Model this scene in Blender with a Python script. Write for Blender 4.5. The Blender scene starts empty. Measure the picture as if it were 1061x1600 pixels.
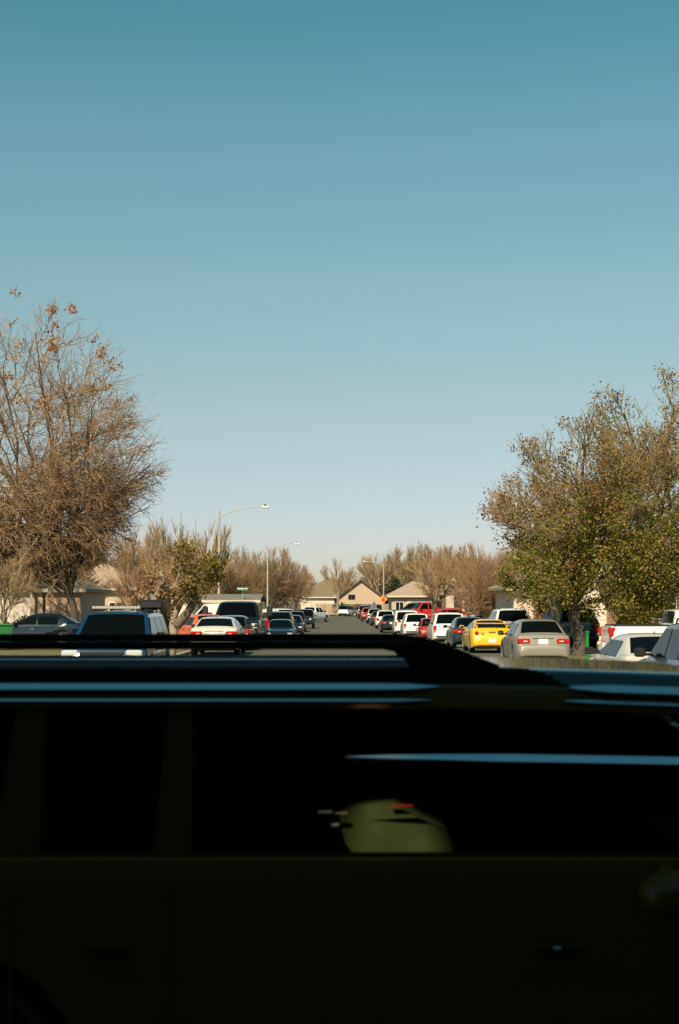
import bpy, bmesh, math, random
import numpy as np
from mathutils import Vector, Matrix
R = math.radians
SC = bpy.context.scene
COL = SC.collection
random.seed(7)

# ------------------------------------------------------------------ camera
F = 2210.0; CX, CY = 530.5, 800.0; HC = 2.05
TH = math.atan((941.0 - 800.0) / F)
cam_d = bpy.data.cameras.new('camera'); cam = bpy.data.objects.new('camera', cam_d); COL.objects.link(cam)
cam.location = (0, 0, HC); cam.rotation_euler = (R(90) + TH, 0, 0)
cam_d.sensor_fit = 'VERTICAL'; cam_d.sensor_height = 36.0; cam_d.sensor_width = 24.0
cam_d.lens = 36.0 * F / 1600.0
cam_d.clip_start = 0.05; cam_d.clip_end = 5000
cam_d.dof.use_dof = True; cam_d.dof.focus_distance = 62; cam_d.dof.aperture_fstop = 3.6
SC.camera = cam

# ------------------------------------------------------------------ light
SUN_AZ, SUN_EL = -18.0, 41.0      # degrees to the right of straight behind the camera, above the horizon
to_sun = Vector((math.sin(R(SUN_AZ)) * math.cos(R(SUN_EL)), -math.cos(R(SUN_AZ)) * math.cos(R(SUN_EL)), math.sin(R(SUN_EL))))
world = bpy.data.worlds.new('World'); SC.world = world; world.use_nodes = True
wn = world.node_tree.nodes; wl = world.node_tree.links; wn.clear()
wo = wn.new('ShaderNodeOutputWorld'); wb = wn.new('ShaderNodeBackground')
sk = wn.new('ShaderNodeTexSky'); sk.sky_type = 'NISHITA'; sk.sun_disc = False
sk.sun_elevation = R(SUN_EL); sk.sun_rotation = math.atan2(to_sun.x, to_sun.y)
sk.air_density = 1.0; sk.dust_density = 0.6; sk.ozone_density = 1.0; sk.altitude = 150
# film-like cast: the clear winter sky runs from pale grey at the horizon to teal higher up
tcw = wn.new('ShaderNodeTexCoord'); spw = wn.new('ShaderNodeSeparateXYZ'); crw = wn.new('ShaderNodeValToRGB')
el = crw.color_ramp.elements
STOPS = [(0.05, (0.789, 0.738, 0.837)), (0.108, (0.862, 0.797, 0.734)), (0.153, (0.894, 0.854, 0.702)), (0.216, (0.901, 0.99, 0.751)), (0.317, (0.737, 1.06, 0.79)), (0.381, (0.53, 1.033, 0.739)), (0.6, (0.441, 0.972, 0.724))]
while len(el) < len(STOPS): el.new(0.5)
for e_, (p_, c_) in zip(el, STOPS): e_.position = p_; e_.color = (c_[0] * 0.99, c_[1] * 1.025, c_[2] * (1.015 if p_ < 0.16 else 1.055), 1)
wl.new(tcw.outputs['Generated'], spw.inputs[0]); wl.new(spw.outputs[2], crw.inputs[0])
tint = wn.new('ShaderNodeMix'); tint.data_type = 'RGBA'; tint.blend_type = 'MULTIPLY'; tint.inputs[0].default_value = 1.0
wl.new(sk.outputs[0], tint.inputs[6]); wl.new(crw.outputs[0], tint.inputs[7])
wl.new(tint.outputs[2], wb.inputs[0]); wl.new(wb.outputs[0], wo.inputs[0])
wb.inputs[1].default_value = 0.0895
sun_d = bpy.data.lights.new('sun', 'SUN'); sun = bpy.data.objects.new('sun', sun_d); COL.objects.link(sun)
sun_d.energy = 5.0; sun_d.angle = R(0.5); sun_d.color = (1.0, 0.84, 0.63)
sun.rotation_euler = to_sun.to_track_quat('Z', 'Y').to_euler(); sun.location = (0, -20, 30)
SC.view_settings.view_transform = 'Standard'; SC.view_settings.look = 'None'
SC.view_settings.exposure = 0.3; SC.view_settings.gamma = 1.0; SC.view_settings.use_curve_mapping = False
SC.cycles.max_bounces = 8; SC.cycles.transparent_max_bounces = 12

# ------------------------------------------------------------------ helpers
def ray(px, py):
    u = (px - CX) / F; v = -(py - CY) / F
    return Vector((u, math.cos(TH) - v * math.sin(TH), math.sin(TH) + v * math.cos(TH)))
def at(px, py, D):
    d = ray(px, py); s = D / d.y
    return Vector((d.x * s, D, HC + d.z * s))
def X(px, D): return at(px, 945, D).x
def Z(py, D): return at(CX, py, D).z
def sstep(a, b, t):
    t = min(1, max(0, (t - a) / (b - a))); return t * t * (3 - 2 * t)
def gz(y):            # the street sags a little beyond sixty metres and comes up again
    return -0.45 * sstep(57, 88, y) + 0.25 * sstep(150, 235, y)
def kerbL(y): return -6.5 + 0.011 * max(y, 0)
def kerbR(y): return 7.55 - 0.011 * max(y, 0)

def tag(o, label=None, cat=None, group=None, kind=None):
    if label: o['label'] = label
    if cat: o['category'] = cat
    if group: o['group'] = group
    if kind: o['kind'] = kind
    return o
def empty(name, loc, rz=0, label=None, cat=None, group=None):
    o = bpy.data.objects.new(name, None); COL.objects.link(o); o.empty_display_size = 0.2
    o.location = loc; o.rotation_euler = (0, 0, rz)
    return tag(o, label, cat, group)
def link(name, me, mat=None, parent=None, loc=None, rot=None):
    o = bpy.data.objects.new(name, me); COL.objects.link(o)
    if mat is not None and len(me.materials) == 0: me.materials.append(mat)
    if parent: o.parent = parent
    if loc is not None: o.location = loc
    if rot is not None: o.rotation_euler = rot
    return o
def mesh_np(verts, quads, smooth=False):
    """fast mesh from numpy arrays, every face a quad"""
    me = bpy.data.meshes.new('mesh')
    nv, nq = len(verts), len(quads)
    me.vertices.add(nv); me.vertices.foreach_set('co', np.asarray(verts, dtype=np.float32).ravel())
    me.loops.add(nq * 4); me.loops.foreach_set('vertex_index', np.asarray(quads, dtype=np.int32).ravel())
    me.polygons.add(nq)
    me.polygons.foreach_set('loop_start', np.arange(0, nq * 4, 4, dtype=np.int32))
    me.polygons.foreach_set('loop_total', np.full(nq, 4, dtype=np.int32))
    if smooth: me.polygons.foreach_set('use_smooth', np.ones(nq, dtype=bool))
    me.update(calc_edges=True); return me
def mesh_py(verts, faces, smooth=None):
    me = bpy.data.meshes.new('mesh'); me.from_pydata([tuple(v) for v in verts], [], faces)
    me.update()
    if smooth is not None:
        for p in me.polygons: p.use_smooth = True
        me.set_sharp_from_angle(angle=R(smooth))
    return me
class MB:
    """collects shapes into one mesh"""
    def __init__(s): s.v = []; s.f = []
    def poly(s, pts, faces):
        n = len(s.v); s.v += [tuple(p) for p in pts]; s.f += [tuple(i + n for i in f) for f in faces]; return s
    def box(s, a, b):
        x0, y0, z0 = a; x1, y1, z1 = b
        if x0 > x1: x0, x1 = x1, x0
        if y0 > y1: y0, y1 = y1, y0
        if z0 > z1: z0, z1 = z1, z0
        return s.poly([(x0,y0,z0),(x1,y0,z0),(x1,y1,z0),(x0,y1,z0),(x0,y0,z1),(x1,y0,z1),(x1,y1,z1),(x0,y1,z1)],
            [(0,3,2,1),(4,5,6,7),(0,1,5,4),(1,2,6,5),(2,3,7,6),(3,0,4,7)])
    def rbox(s, a, b, r):
        """box with chamfered vertical and horizontal edges"""
        x0, y0, z0 = a; x1, y1, z1 = b
        pts = []
        for z, k in ((z0, r), (z0 + r, 0), (z1 - r, 0), (z1, r)):
            xa, xb, ya, yb = x0 + k, x1 - k, y0 + k, y1 - k
            c = r
            pts += [(xa+c,ya,z),(xb-c,ya,z),(xb,ya+c,z),(xb,yb-c,z),(xb-c,yb,z),(xa+c,yb,z),(xa,yb-c,z),(xa,ya+c,z)]
        f = [tuple(range(7, -1, -1)), tuple(range(24, 32))]
        for k in range(3):
            for i in range(8):
                j = (i + 1) % 8; f.append((k*8+i, k*8+j, k*8+8+j, k*8+8+i))
        return s.poly(pts, f)
    def tube(s, pts, rad, n=8, cap=True):
        pts = [Vector(p) for p in pts]; m = len(pts)
        if not hasattr(rad, '__len__'): rad = [rad] * m
        vs = []; up = None
        for i, p in enumerate(pts):
            t = (pts[min(i+1, m-1)] - pts[max(i-1, 0)]).normalized()
            if up is None: up = t.orthogonal().normalized()
            up = (up - t * up.dot(t)).normalized(); w = t.cross(up)
            for k in range(n):
                a = 2 * math.pi * k / n
                vs.append(p + (up * math.cos(a) + w * math.sin(a)) * rad[i])
        f = [(i*n+k, i*n+(k+1) % n, (i+1)*n+(k+1) % n, (i+1)*n+k) for i in range(m-1) for k in range(n)]
        if cap: f += [tuple(range(n-1, -1, -1)), tuple(range((m-1)*n, m*n))]
        return s.poly(vs, f)
    def lathe(s, prof, n=20, axis='Y', c=(0, 0, 0)):
        """profile (radius, height) turned about an axis through c"""
        vs = []
        for r, h in prof:
            for k in range(n):
                a = 2 * math.pi * k / n; p, q = r * math.cos(a), r * math.sin(a)
                v = {'Z': (p, q, h), 'Y': (p, h, q), 'X': (h, p, q)}[axis]
                vs.append((v[0]+c[0], v[1]+c[1], v[2]+c[2]))
        m = len(prof)
        f = [(i*n+k, i*n+(k+1) % n, (i+1)*n+(k+1) % n, (i+1)*n+k) for i in range(m-1) for k in range(n)]
        f += [tuple(range(n-1, -1, -1)), tuple(range((m-1)*n, m*n))]
        return s.poly(vs, f)
    def prism(s, poly, d):
        """planar polygon (3-D points) thickened by the vector d"""
        n = len(poly); d = Vector(d)
        vs = [Vector(p) for p in poly] + [Vector(p) + d for p in poly]
        f = [tuple(range(n-1, -1, -1)), tuple(range(n, 2*n))] + [(i, (i+1) % n, n+(i+1) % n, n+i) for i in range(n)]
        return s.poly(vs, f)
    def build(s, name, mat, parent=None, smooth=None, loc=None, rot=None, fixn=True):
        me = mesh_py(s.v, s.f)
        if fixn:
            bm = bmesh.new(); bm.from_mesh(me); bmesh.ops.recalc_face_normals(bm, faces=bm.faces); bm.to_mesh(me); bm.free()
        if smooth is not None:
            for p in me.polygons: p.use_smooth = True
            me.set_sharp_from_angle(angle=R(smooth))
        return link(name, me, mat, parent, loc, rot)

# ------------------------------------------------------------------ materials
_mc = {}
def pmat(name, col, rough=0.7, metal=0.0, coat=0.0, spec=0.5, noise=None, bump=None, emit=None, island=None, ramp=None, trans=0.0):
    """noise=(scale, amount, colour2): blotches between two colours; island=amount of brightness change per loose piece"""
    if name in _mc: return _mc[name]
    m = bpy.data.materials.new(name); m.use_nodes = True; nt = m.node_tree; b = nt.nodes['Principled BSDF']
    b.inputs['Base Color'].default_value = (*col, 1); b.inputs['Roughness'].default_value = rough
    b.inputs['Metallic'].default_value = metal; b.inputs['Coat Weight'].default_value = coat
    b.inputs['Coat Roughness'].default_value = 0.04
    b.inputs['Specular IOR Level'].default_value = spec
    src = None
    if noise:
        tc = nt.nodes.new('ShaderNodeTexCoord'); nz = nt.nodes.new('ShaderNodeTexNoise')
        nz.inputs['Scale'].default_value = noise[0]; nz.inputs['Detail'].default_value = 5; nz.inputs['Roughness'].default_value = 0.65
        nt.links.new(tc.outputs['Object'], nz.inputs['Vector'])
        mr = nt.nodes.new('ShaderNodeMapRange'); mr.inputs[1].default_value = 0.3; mr.inputs[2].default_value = 0.7; mr.inputs[4].default_value = noise[1]
        nt.links.new(nz.outputs[0], mr.inputs[0])
        mx = nt.nodes.new('ShaderNodeMix'); mx.data_type = 'RGBA'
        mx.inputs[6].default_value = (*col, 1); mx.inputs[7].default_value = (*noise[2], 1)
        nt.links.new(mr.outputs[0], mx.inputs[0]); src = mx.outputs[2]
    if island or ramp:
        ge = nt.nodes.new('ShaderNodeNewGeometry')
        if ramp:
            cr = nt.nodes.new('ShaderNodeValToRGB'); el = cr.color_ramp.elements
            while len(el) < len(ramp): el.new(0.5)
            for e, (p, c) in zip(el, ramp): e.position = p; e.color = (*c, 1)
            nt.links.new(ge.outputs['Random Per Island'], cr.inputs[0]); src = cr.outputs[0]
        else:
            mr = nt.nodes.new('ShaderNodeMapRange'); mr.inputs[3].default_value = 1 - island; mr.inputs[4].default_value = 1 + island
            nt.links.new(ge.outputs['Random Per Island'], mr.inputs[0])
            mu = nt.nodes.new('ShaderNodeMix'); mu.data_type = 'RGBA'; mu.blend_type = 'MULTIPLY'; mu.inputs[0].default_value = 1
            if src: nt.links.new(src, mu.inputs[6])
            else: mu.inputs[6].default_value = (*col, 1)
            nt.links.new(mr.outputs[0], mu.inputs[7]); src = mu.outputs[2]
    if src: nt.links.new(src, b.inputs['Base Color'])
    if trans:       # thin leaves pass some light
        tr = nt.nodes.new('ShaderNodeBsdfTranslucent'); ms = nt.nodes.new('ShaderNodeMixShader'); ms.inputs[0].default_value = trans
        if src: nt.links.new(src, tr.inputs[0])
        else: tr.inputs[0].default_value = (*col, 1)
        nt.links.new(b.outputs[0], ms.inputs[1]); nt.links.new(tr.outputs[0], ms.inputs[2])
        nt.links.new(ms.outputs[0], nt.nodes['Material Output'].inputs[0])
    if bump:
        tc = nt.nodes.new('ShaderNodeTexCoord'); nz = nt.nodes.new('ShaderNodeTexNoise'); nz.inputs['Scale'].default_value = bump[0]; nz.inputs['Detail'].default_value = 4
        bp = nt.nodes.new('ShaderNodeBump'); bp.inputs['Strength'].default_value = bump[1]; bp.inputs['Distance'].default_value = 0.02
        nt.links.new(tc.outputs['Object'], nz.inputs['Vector']); nt.links.new(nz.outputs[0], bp.inputs['Height']); nt.links.new(bp.outputs[0], b.inputs['Normal'])
    if emit:
        b.inputs['Emission Color'].default_value = (*emit[0], 1); b.inputs['Emission Strength'].default_value = emit[1]
    _mc[name] = m; return m
def brick_mat(name, c1, c2, mortar, sx=1.0):
    m = bpy.data.materials.new(name); m.use_nodes = True; nt = m.node_tree; b = nt.nodes['Principled BSDF']
    tc = nt.nodes.new('ShaderNodeTexCoord'); sp = nt.nodes.new('ShaderNodeSeparateXYZ'); ad = nt.nodes.new('ShaderNodeMath'); cb = nt.nodes.new('ShaderNodeCombineXYZ')
    nt.links.new(tc.outputs['Object'], sp.inputs[0]); nt.links.new(sp.outputs[0], ad.inputs[0]); nt.links.new(sp.outputs[1], ad.inputs[1])
    nt.links.new(ad.outputs[0], cb.inputs[0]); nt.links.new(sp.outputs[2], cb.inputs[1])
    br = nt.nodes.new('ShaderNodeTexBrick'); br.inputs['Scale'].default_value = 1.0
    br.inputs['Brick Width'].default_value = 0.24 * sx; br.inputs['Row Height'].default_value = 0.08 * sx; br.inputs['Mortar Size'].default_value = 0.008 * sx
    br.inputs['Color1'].default_value = (*c1, 1); br.inputs['Color2'].default_value = (*c2, 1); br.inputs['Mortar'].default_value = (*mortar, 1)
    nt.links.new(cb.outputs[0], br.inputs['Vector']); nt.links.new(br.outputs[0], b.inputs['Base Color']); b.inputs['Roughness'].default_value = 0.9
    return m
def shingle_mat(name, c1, c2):
    m = brick_mat(name, c1, c2, tuple(x * 0.6 for x in c1), 2.0); return m
def paint(name, col, metal=0.25, rough=0.32):
    return pmat('paint_' + name, col, rough, metal, 0.7)

M = {}
M['asphalt'] = pmat('asphalt', (0.078, 0.074, 0.05), 0.92, noise=(0.35, 0.8, (0.108, 0.1, 0.07)), bump=(60, 0.3))
M['lawn'] = pmat('lawn', (0.10, 0.10, 0.035), 0.95, noise=(0.8, 1.0, (0.17, 0.14, 0.06)), bump=(40, 0.5))
M['grass'] = pmat('grass_blades', (0.12, 0.13, 0.04), 0.8, ramp=[(0, (0.08, 0.10, 0.025)), (0.5, (0.14, 0.14, 0.045)), (1, (0.24, 0.2, 0.09))])
M['concrete'] = pmat('concrete', (0.36, 0.33, 0.28), 0.9, noise=(1.5, 0.7, (0.27, 0.25, 0.21)))
M['earth'] = pmat('earth', (0.12, 0.10, 0.055), 0.95, noise=(0.1, 0.8, (0.09, 0.09, 0.035)))
M['tyre'] = pmat('tyre_rubber', (0.012, 0.012, 0.012), 0.8)
M['rim'] = pmat('rim_alloy', (0.45, 0.45, 0.45), 0.35, 0.9)
M['rimdark'] = pmat('rim_dark', (0.05, 0.05, 0.05), 0.4, 0.8)
M['glass'] = pmat('car_glass', (0.002, 0.003, 0.003), 0.05, 0.0, 0, 0.1)
M['trim'] = pmat('black_trim', (0.012, 0.012, 0.013), 0.5)
M['chrome'] = pmat('chrome', (0.7, 0.7, 0.7), 0.12, 1.0)
M['tail'] = pmat('tail_lamp_red', (0.45, 0.012, 0.01), 0.12, 0, 0.8)
M['tailw'] = pmat('tail_lamp_clear', (0.75, 0.55, 0.5), 0.15, 0, 0.8)
M['head'] = pmat('headlamp_lens', (0.7, 0.72, 0.72), 0.1, 0.2, 0.8)
M['amber'] = pmat('amber_lamp', (0.7, 0.22, 0.02), 0.2, 0, 0.8)
M['plate'] = pmat('licence_plate', (0.8, 0.8, 0.8), 0.4)
M['mirrorglass'] = pmat('mirror_glass', (0.03, 0.03, 0.03), 0.08, 0.0, 0.5)
M['bark'] = pmat('bark', (0.17, 0.13, 0.095), 0.95, noise=(3, 0.8, (0.09, 0.07, 0.05)), bump=(14, 0.8))
M['barkpale'] = pmat('bark_pale', (0.33, 0.27, 0.20), 0.95, noise=(3, 0.8, (0.2, 0.155, 0.11)), bump=(14, 0.8))
M['barkdark'] = pmat('bark_dark', (0.10, 0.08, 0.055), 0.95, noise=(3, 0.8, (0.05, 0.042, 0.03)), bump=(14, 0.8))
M['twig'] = pmat('twig', (0.34, 0.225, 0.13), 0.9, island=0.35)
M['twigred'] = pmat('twig_reddish', (0.32, 0.195, 0.10), 0.9, island=0.35)
M['twigpale'] = pmat('twig_pale', (0.38, 0.27, 0.145), 0.9, island=0.35)
M['twigolive'] = pmat('twig_olive', (0.24, 0.18, 0.095), 0.9, island=0.35)
# ------------------------------------------------------------------ the ground, the streets
YS = [-60, -30, -12, 0, 10, 16, 20, 25, 30, 36, 42, 48, 54, 60, 66, 72, 78, 84, 95, 110, 130, 150, 165, 180, 195, 210, 225, 240, 260, 300]
def strip(name, xl, xr, ys, dz, mat, kind='structure', nx=2, parent=None):
    vs = []; fs = []
    for y in ys:
        for i in range(nx):
            t = i / (nx - 1); vs.append((xl(y) * (1 - t) + xr(y) * t, y, gz(y) + dz))
    for j in range(len(ys) - 1):
        for i in range(nx - 1): fs.append((j*nx+i, j*nx+i+1, (j+1)*nx+i+1, (j+1)*nx+i))
    o = link(name, mesh_py(vs, fs), mat, parent)
    if kind and not parent: o['kind'] = kind
    return o
strip('ground', lambda y: -2500, lambda y: 2500, [-2500] + YS + [2500], -0.14, M['earth'])
ROAD_Y = [y for y in YS if 16 <= y <= 225] + [232]
strip('road', kerbL, kerbR, ROAD_Y, 0.0, M['asphalt'])
strip('cross_street', lambda y: -120, lambda y: 120, [2.2, 10, 16], 0.0, M['asphalt'])
strip('far_cross_street', lambda y: -90, lambda y: 90, [232, 234, 240], -0.0, M['asphalt'])
LAWN_Y = [17.5] + [y for y in YS if 20 <= y <= 225] + [230]
strip('lawn_left', lambda y: -150, lambda y: kerbL(y) - 0.16, LAWN_Y, 0.13, M['lawn'])
strip('lawn_right', lambda y: kerbR(y) + 0.16, lambda y: 150, LAWN_Y, 0.13, M['lawn'])
strip('lawn_far', lambda y: -150, lambda y: 150, [240.3, 250, 300], 0.13, M['lawn'])
strip('lawn_near', lambda y: -120, lambda y: 120, [-60, -30, -12, 0, 2.0], 0.10, M['lawn'])
def kerb(name, fx, side, ys):
    mb = MB(); n = len(ys); pts = []
    for y in ys:
        x = fx(y); z = gz(y)
        pts += [(x, y, z - 0.1), (x + side*0.02, y, z + 0.12), (x + side*0.05, y, z + 0.14), (x + side*0.157, y, z + 0.14), (x + side*0.157, y, z - 0.1)]
    f = [(j*5+i, j*5+i+1, j*5+6+i, j*5+5+i) for j in range(n-1) for i in range(4)]
    mb.poly(pts, f); o = mb.build(name, M['concrete'], fixn=False); o['kind'] = 'structure'
kerb('kerb_left', kerbL, -1, LAWN_Y); kerb('kerb_right', kerbR, 1, LAWN_Y)
strip('pavement_left', lambda y: kerbL(y) - 3.2, lambda y: kerbL(y) - 2.0, LAWN_Y, 0.145, M['concrete'])
strip('pavement_right', lambda y: kerbR(y) + 2.0, lambda y: kerbR(y) + 3.2, LAWN_Y, 0.145, M['concrete'])
for nm, xa, xb, ya, yb in (('driveway_left', -19, -6.1, 61, 65.5), ('driveway_right', 7.2, 22, 39, 46.5), ('driveway_right_far', 6.7, 20, 65, 71), ('driveway_left_far', -18, -5.6, 86, 92)):
    ys = list(np.linspace(ya, yb, 4)); strip(nm, lambda y, a=xa: a, lambda y, b=xb: b, ys, 0.15, M['concrete'])

vs, fs = [], []
by = [108, 111, 114, 120, 130, 140, 150, 160, 170, 185, 200, 206]
for y in by:
    f = min(1, max(0, (y - 108) / 6)) * min(1, max(0, (206 - y) / 6))
    for dx, h in ((0.95, 0.0), (1.2, 0.12), (1.7, 0.42), (2.1, 0.47), (60, 0.47)): vs.append((kerbR(y) + dx, y, gz(y) + 0.136 + h * f))
fs = [(j*5+i, j*5+i+1, j*5+6+i, j*5+5+i) for j in range(len(by) - 1) for i in range(4)]
tag(link('lawn_bank', mesh_py(vs, fs, 60), M['lawn']), kind='structure')
# ------------------------------------------------------------------ houses
M['roof_tan'] = shingle_mat('shingles_tan', (0.30, 0.23, 0.15), (0.36, 0.28, 0.19))
M['roof_brown'] = shingle_mat('shingles_brown', (0.19, 0.15, 0.085), (0.24, 0.185, 0.11))
M['roof_gray'] = shingle_mat('shingles_gray', (0.17, 0.155, 0.13), (0.22, 0.2, 0.17))
M['roof_pink'] = shingle_mat('shingles_pink', (0.40, 0.29, 0.2), (0.46, 0.34, 0.24))
M['brick_tan'] = brick_mat('brick_tan', (0.46, 0.35, 0.23), (0.52, 0.4, 0.27), (0.5, 0.43, 0.33))
M['brick_pink'] = brick_mat('brick_pink', (0.5, 0.27, 0.19), (0.56, 0.33, 0.22), (0.5, 0.4, 0.32))
M['brick_red'] = brick_mat('brick_red', (0.42, 0.2, 0.11), (0.5, 0.28, 0.16), (0.5, 0.4, 0.3))
M['stone'] = brick_mat('limestone', (0.62, 0.5, 0.36), (0.42, 0.33, 0.22), (0.5, 0.42, 0.32), 2.6)
M['white_wall'] = pmat('white_siding', (0.74, 0.64, 0.53), 0.8, noise=(1.2, 0.6, (0.66, 0.56, 0.45)))
M['cream_wall'] = pmat('cream_siding', (0.66, 0.53, 0.39), 0.8, noise=(1.2, 0.6, (0.58, 0.46, 0.33)))
M['tan_wall'] = pmat('tan_siding', (0.52, 0.4, 0.27), 0.85, noise=(2, 0.6, (0.46, 0.35, 0.23)))
M['fascia'] = pmat('fascia_paint', (0.6, 0.52, 0.41), 0.7)
M['fasciadark'] = pmat('fascia_dark', (0.12, 0.09, 0.06), 0.8)
M['pane'] = pmat('window_pane', (0.012, 0.016, 0.018), 0.05, 0, 0, 0.6)
M['frame'] = pmat('window_frame', (0.7, 0.65, 0.55), 0.5)
M['door'] = pmat('house_door', (0.22, 0.12, 0.06), 0.5)
M['wood'] = pmat('fence_wood', (0.36, 0.27, 0.17), 0.9, island=0.2)

def window(par, xc, zc, w, h, y, mat_frame='frame', bars=1):
    """window on the wall face looking at -Y, y = wall face"""
    fr = MB(); t = 0.06
    fr.box((xc-w/2-t, y-0.05, zc-h/2-t), (xc-w/2, y+0.03, zc+h/2+t)); fr.box((xc+w/2, y-0.05, zc-h/2-t), (xc+w/2+t, y+0.03, zc+h/2+t))
    fr.box((xc-w/2, y-0.05, zc+h/2), (xc+w/2, y+0.03, zc+h/2+t)); fr.box((xc-w/2, y-0.08, zc-h/2-t), (xc+w/2, y+0.03, zc-h/2))
    wn_ = fr.build('window', M[mat_frame], par)
    MB().box((xc-w/2, y-0.012, zc-h/2), (xc+w/2, y-0.006, zc+h/2)).build('pane', M['pane'], wn_)
    for i in range(bars):
        x = xc - w/2 + w*(i+1)/(bars+1)
        MB().box((x-0.025, y-0.04, zc-h/2), (x+0.025, y-0.013, zc+h/2)).build('glazing_bar', M[mat_frame], wn_)
def house(name, xa, xb, ya, depth, zb, he, hr, label, wall='white_wall', roof='roof_tan', kind='hip', ridge='x', over=0.5, group=None, hipf=1.0, fascia='fascia'):
    """a box of walls under a hip or gable roof. Local x runs along the front, the front looks at -Y. he eave height, hr ridge height."""
    w = xb - xa; root = empty(name, ((xa+xb)/2, ya, zb), 0, label, 'house', group)
    x0, x1, y0, y1 = -w/2, w/2, 0, depth
    t = 0.2; mb = MB()
    if kind == 'gable' and ridge == 'y':
        mb.prism([(x0, y0, -0.3), (x1, y0, -0.3), (x1, y0, he), (0, y0, hr - 0.12), (x0, y0, he)], (0, t, 0))
        mb.prism([(x0, y1-t, -0.3), (x1, y1-t, -0.3), (x1, y1-t, he), (0, y1-t, hr - 0.12), (x0, y1-t, he)], (0, t, 0))
    else:
        mb.box((x0, y0, -0.3), (x1, y0+t, he)); mb.box((x0, y1-t, -0.3), (x1, y1, he))
    mb.box((x0, y0+t+0.001, -0.3), (x0+t, y1-t-0.001, he)); mb.box((x1-t, y0+t+0.001, -0.3), (x1, y1-t-0.001, he))
    mb.build('wall', M[wall], root)
    o = over; th = 0.16; s = MB()
    if kind == 'hip':
        d2 = (y1 - y0) / 2 + o; hx = min(d2 * hipf, w/2 + o - 0.2)
        base = [(x0-o, y0-o), (x1+o, y0-o), (x1+o, y1+o), (x0-o, y1+o)]
        rd = [(x0-o+hx, (y0+y1)/2), (x1+o-hx, (y0+y1)/2)]
        zl = he - 0.08
        pts = [(a, b, zl) for a, b in base] + [(a, b, hr) for a, b in rd] + [(a, b, zl + th) for a, b in base]
        s.poly(pts, [(8-2+0, 7, 5, 4), (7, 8, 5), (8, 9, 4, 5), (9, 6, 4), (0, 1, 7, 6), (1, 2, 8, 7), (2, 3, 9, 8), (3, 0, 6, 9), (3, 2, 1, 0)])
    elif ridge == 'y':
        sl = (hr - he) / (w/2); zl = he - o * sl
        for sg in (-1, 1):
            s.prism([(0, y0-o, hr), (sg*(w/2+o), y0-o, zl), (sg*(w/2+o), y0-o, zl+th), (0, y0-o, hr+th)], (0, depth + 2*o, 0))
    else:
        ym = (y0+y1)/2; sl = (hr - he) / (depth/2); zl = he - o * sl
        for sg in (-1, 1):
            s.prism([(x0-o, ym, hr), (x0-o, ym+sg*(depth/2+o), zl), (x0-o, ym+sg*(depth/2+o), zl+th), (x0-o, ym, hr+th)], (w + 2*o, 0, 0))
        for xx in (x0 + 0.002, x1 - t - 0.002):
            s2 = MB().prism([(xx, y0, he), (xx, y1, he), (xx, ym, hr)], (t, 0, 0)); s2.build('gable_wall', M[wall], root)
    rf = s.build('roof', M[roof], root)
    f = MB()
    if kind == 'hip': f.box((x0-o-0.03, y0-o-0.03, he-0.12), (x1+o+0.03, y0-o-0.004, he+0.07))
    elif ridge == 'y':
        for sg in (-1, 1):
            f.prism([(0, y0-o-0.04, hr-0.06), (sg*(w/2+o), y0-o-0.04, zl-0.06), (sg*(w/2+o), y0-o-0.04, zl+th+0.02), (0, y0-o-0.04, hr+th+0.02)], (0, 0.036, 0))
    else: f.box((x0-o, y0-o-0.04, zl-0.06), (x1+o, y0-o-0.004, zl+th-0.02))
    f.build('fascia', M[fascia], rf)
    return root
def garage(par, xc, w, h, y, mat='white_wall'):
    g = MB()
    g.box((xc-w/2-0.1, y-0.04, 0), (xc-w/2, y+0.02, h+0.1)); g.box((xc+w/2, y-0.04, 0), (xc+w/2+0.1, y+0.02, h+0.1)); g.box((xc-w/2, y-0.04, h), (xc+w/2, y+0.02, h+0.1))
    gd = g.build('garage_door', M['frame'], par)
    for r in range(4):
        for c in range(4):
            a = xc - w/2 + w*c/4; z = h*r/4
            MB().rbox((a+0.02, y-0.03, z+0.02), (a+w/4-0.02, y-0.004, z+h/4-0.02), 0.01).build('panel', M[mat], gd)

# ------------------------------------------------------------------ trees
UP = np.array([0, 0, 1.0])
def _norm(a): return a / np.maximum(np.linalg.norm(a, axis=-1, keepdims=True), 1e-9)
def tubes_np(P, Rr, sides):
    """P (N,k,3) polylines, Rr (N,k) radii -> verts, quads"""
    N, k, _ = P.shape
    T = _norm(P[:, -1] - P[:, 0]); ref = np.where(np.abs(T[:, 2:3]) > 0.9, np.array([[1.0, 0, 0]]), np.array([[0, 0, 1.0]]))
    U = _norm(np.cross(T, ref)); W = np.cross(T, U)
    a = np.arange(sides) * 2 * np.pi / sides
    ring = U[:, None, :] * np.cos(a)[None, :, None] + W[:, None, :] * np.sin(a)[None, :, None]
    V = P[:, :, None, :] + ring[:, None, :, :] * Rr[:, :, None, None]
    n = np.arange(N)[:, None, None] * (k * sides); i = np.arange(k - 1)[None, :, None] * sides; s = np.arange(sides)[None, None, :]; s2 = (s + 1) % sides
    Q = np.stack([n+i+s, n+i+s2, n+i+sides+s2, n+i+sides+s], -1).reshape(-1, 4)
    return V.reshape(-1, 3), Q
def curve_pts(S, D, L, k, bend, wob, rng, bvec=UP):
    t = np.linspace(0, 1, k)[None, :, None]
    P = S[:, None, :] + D[:, None, :] * (L[:, None, None] * t) + bvec * (bend[:, None, None] * L[:, None, None] * t**2)
    w = rng.normal(size=P.shape) * wob * L[:, None, None] * t; w[:, 0] = 0
    return P + w
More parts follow.
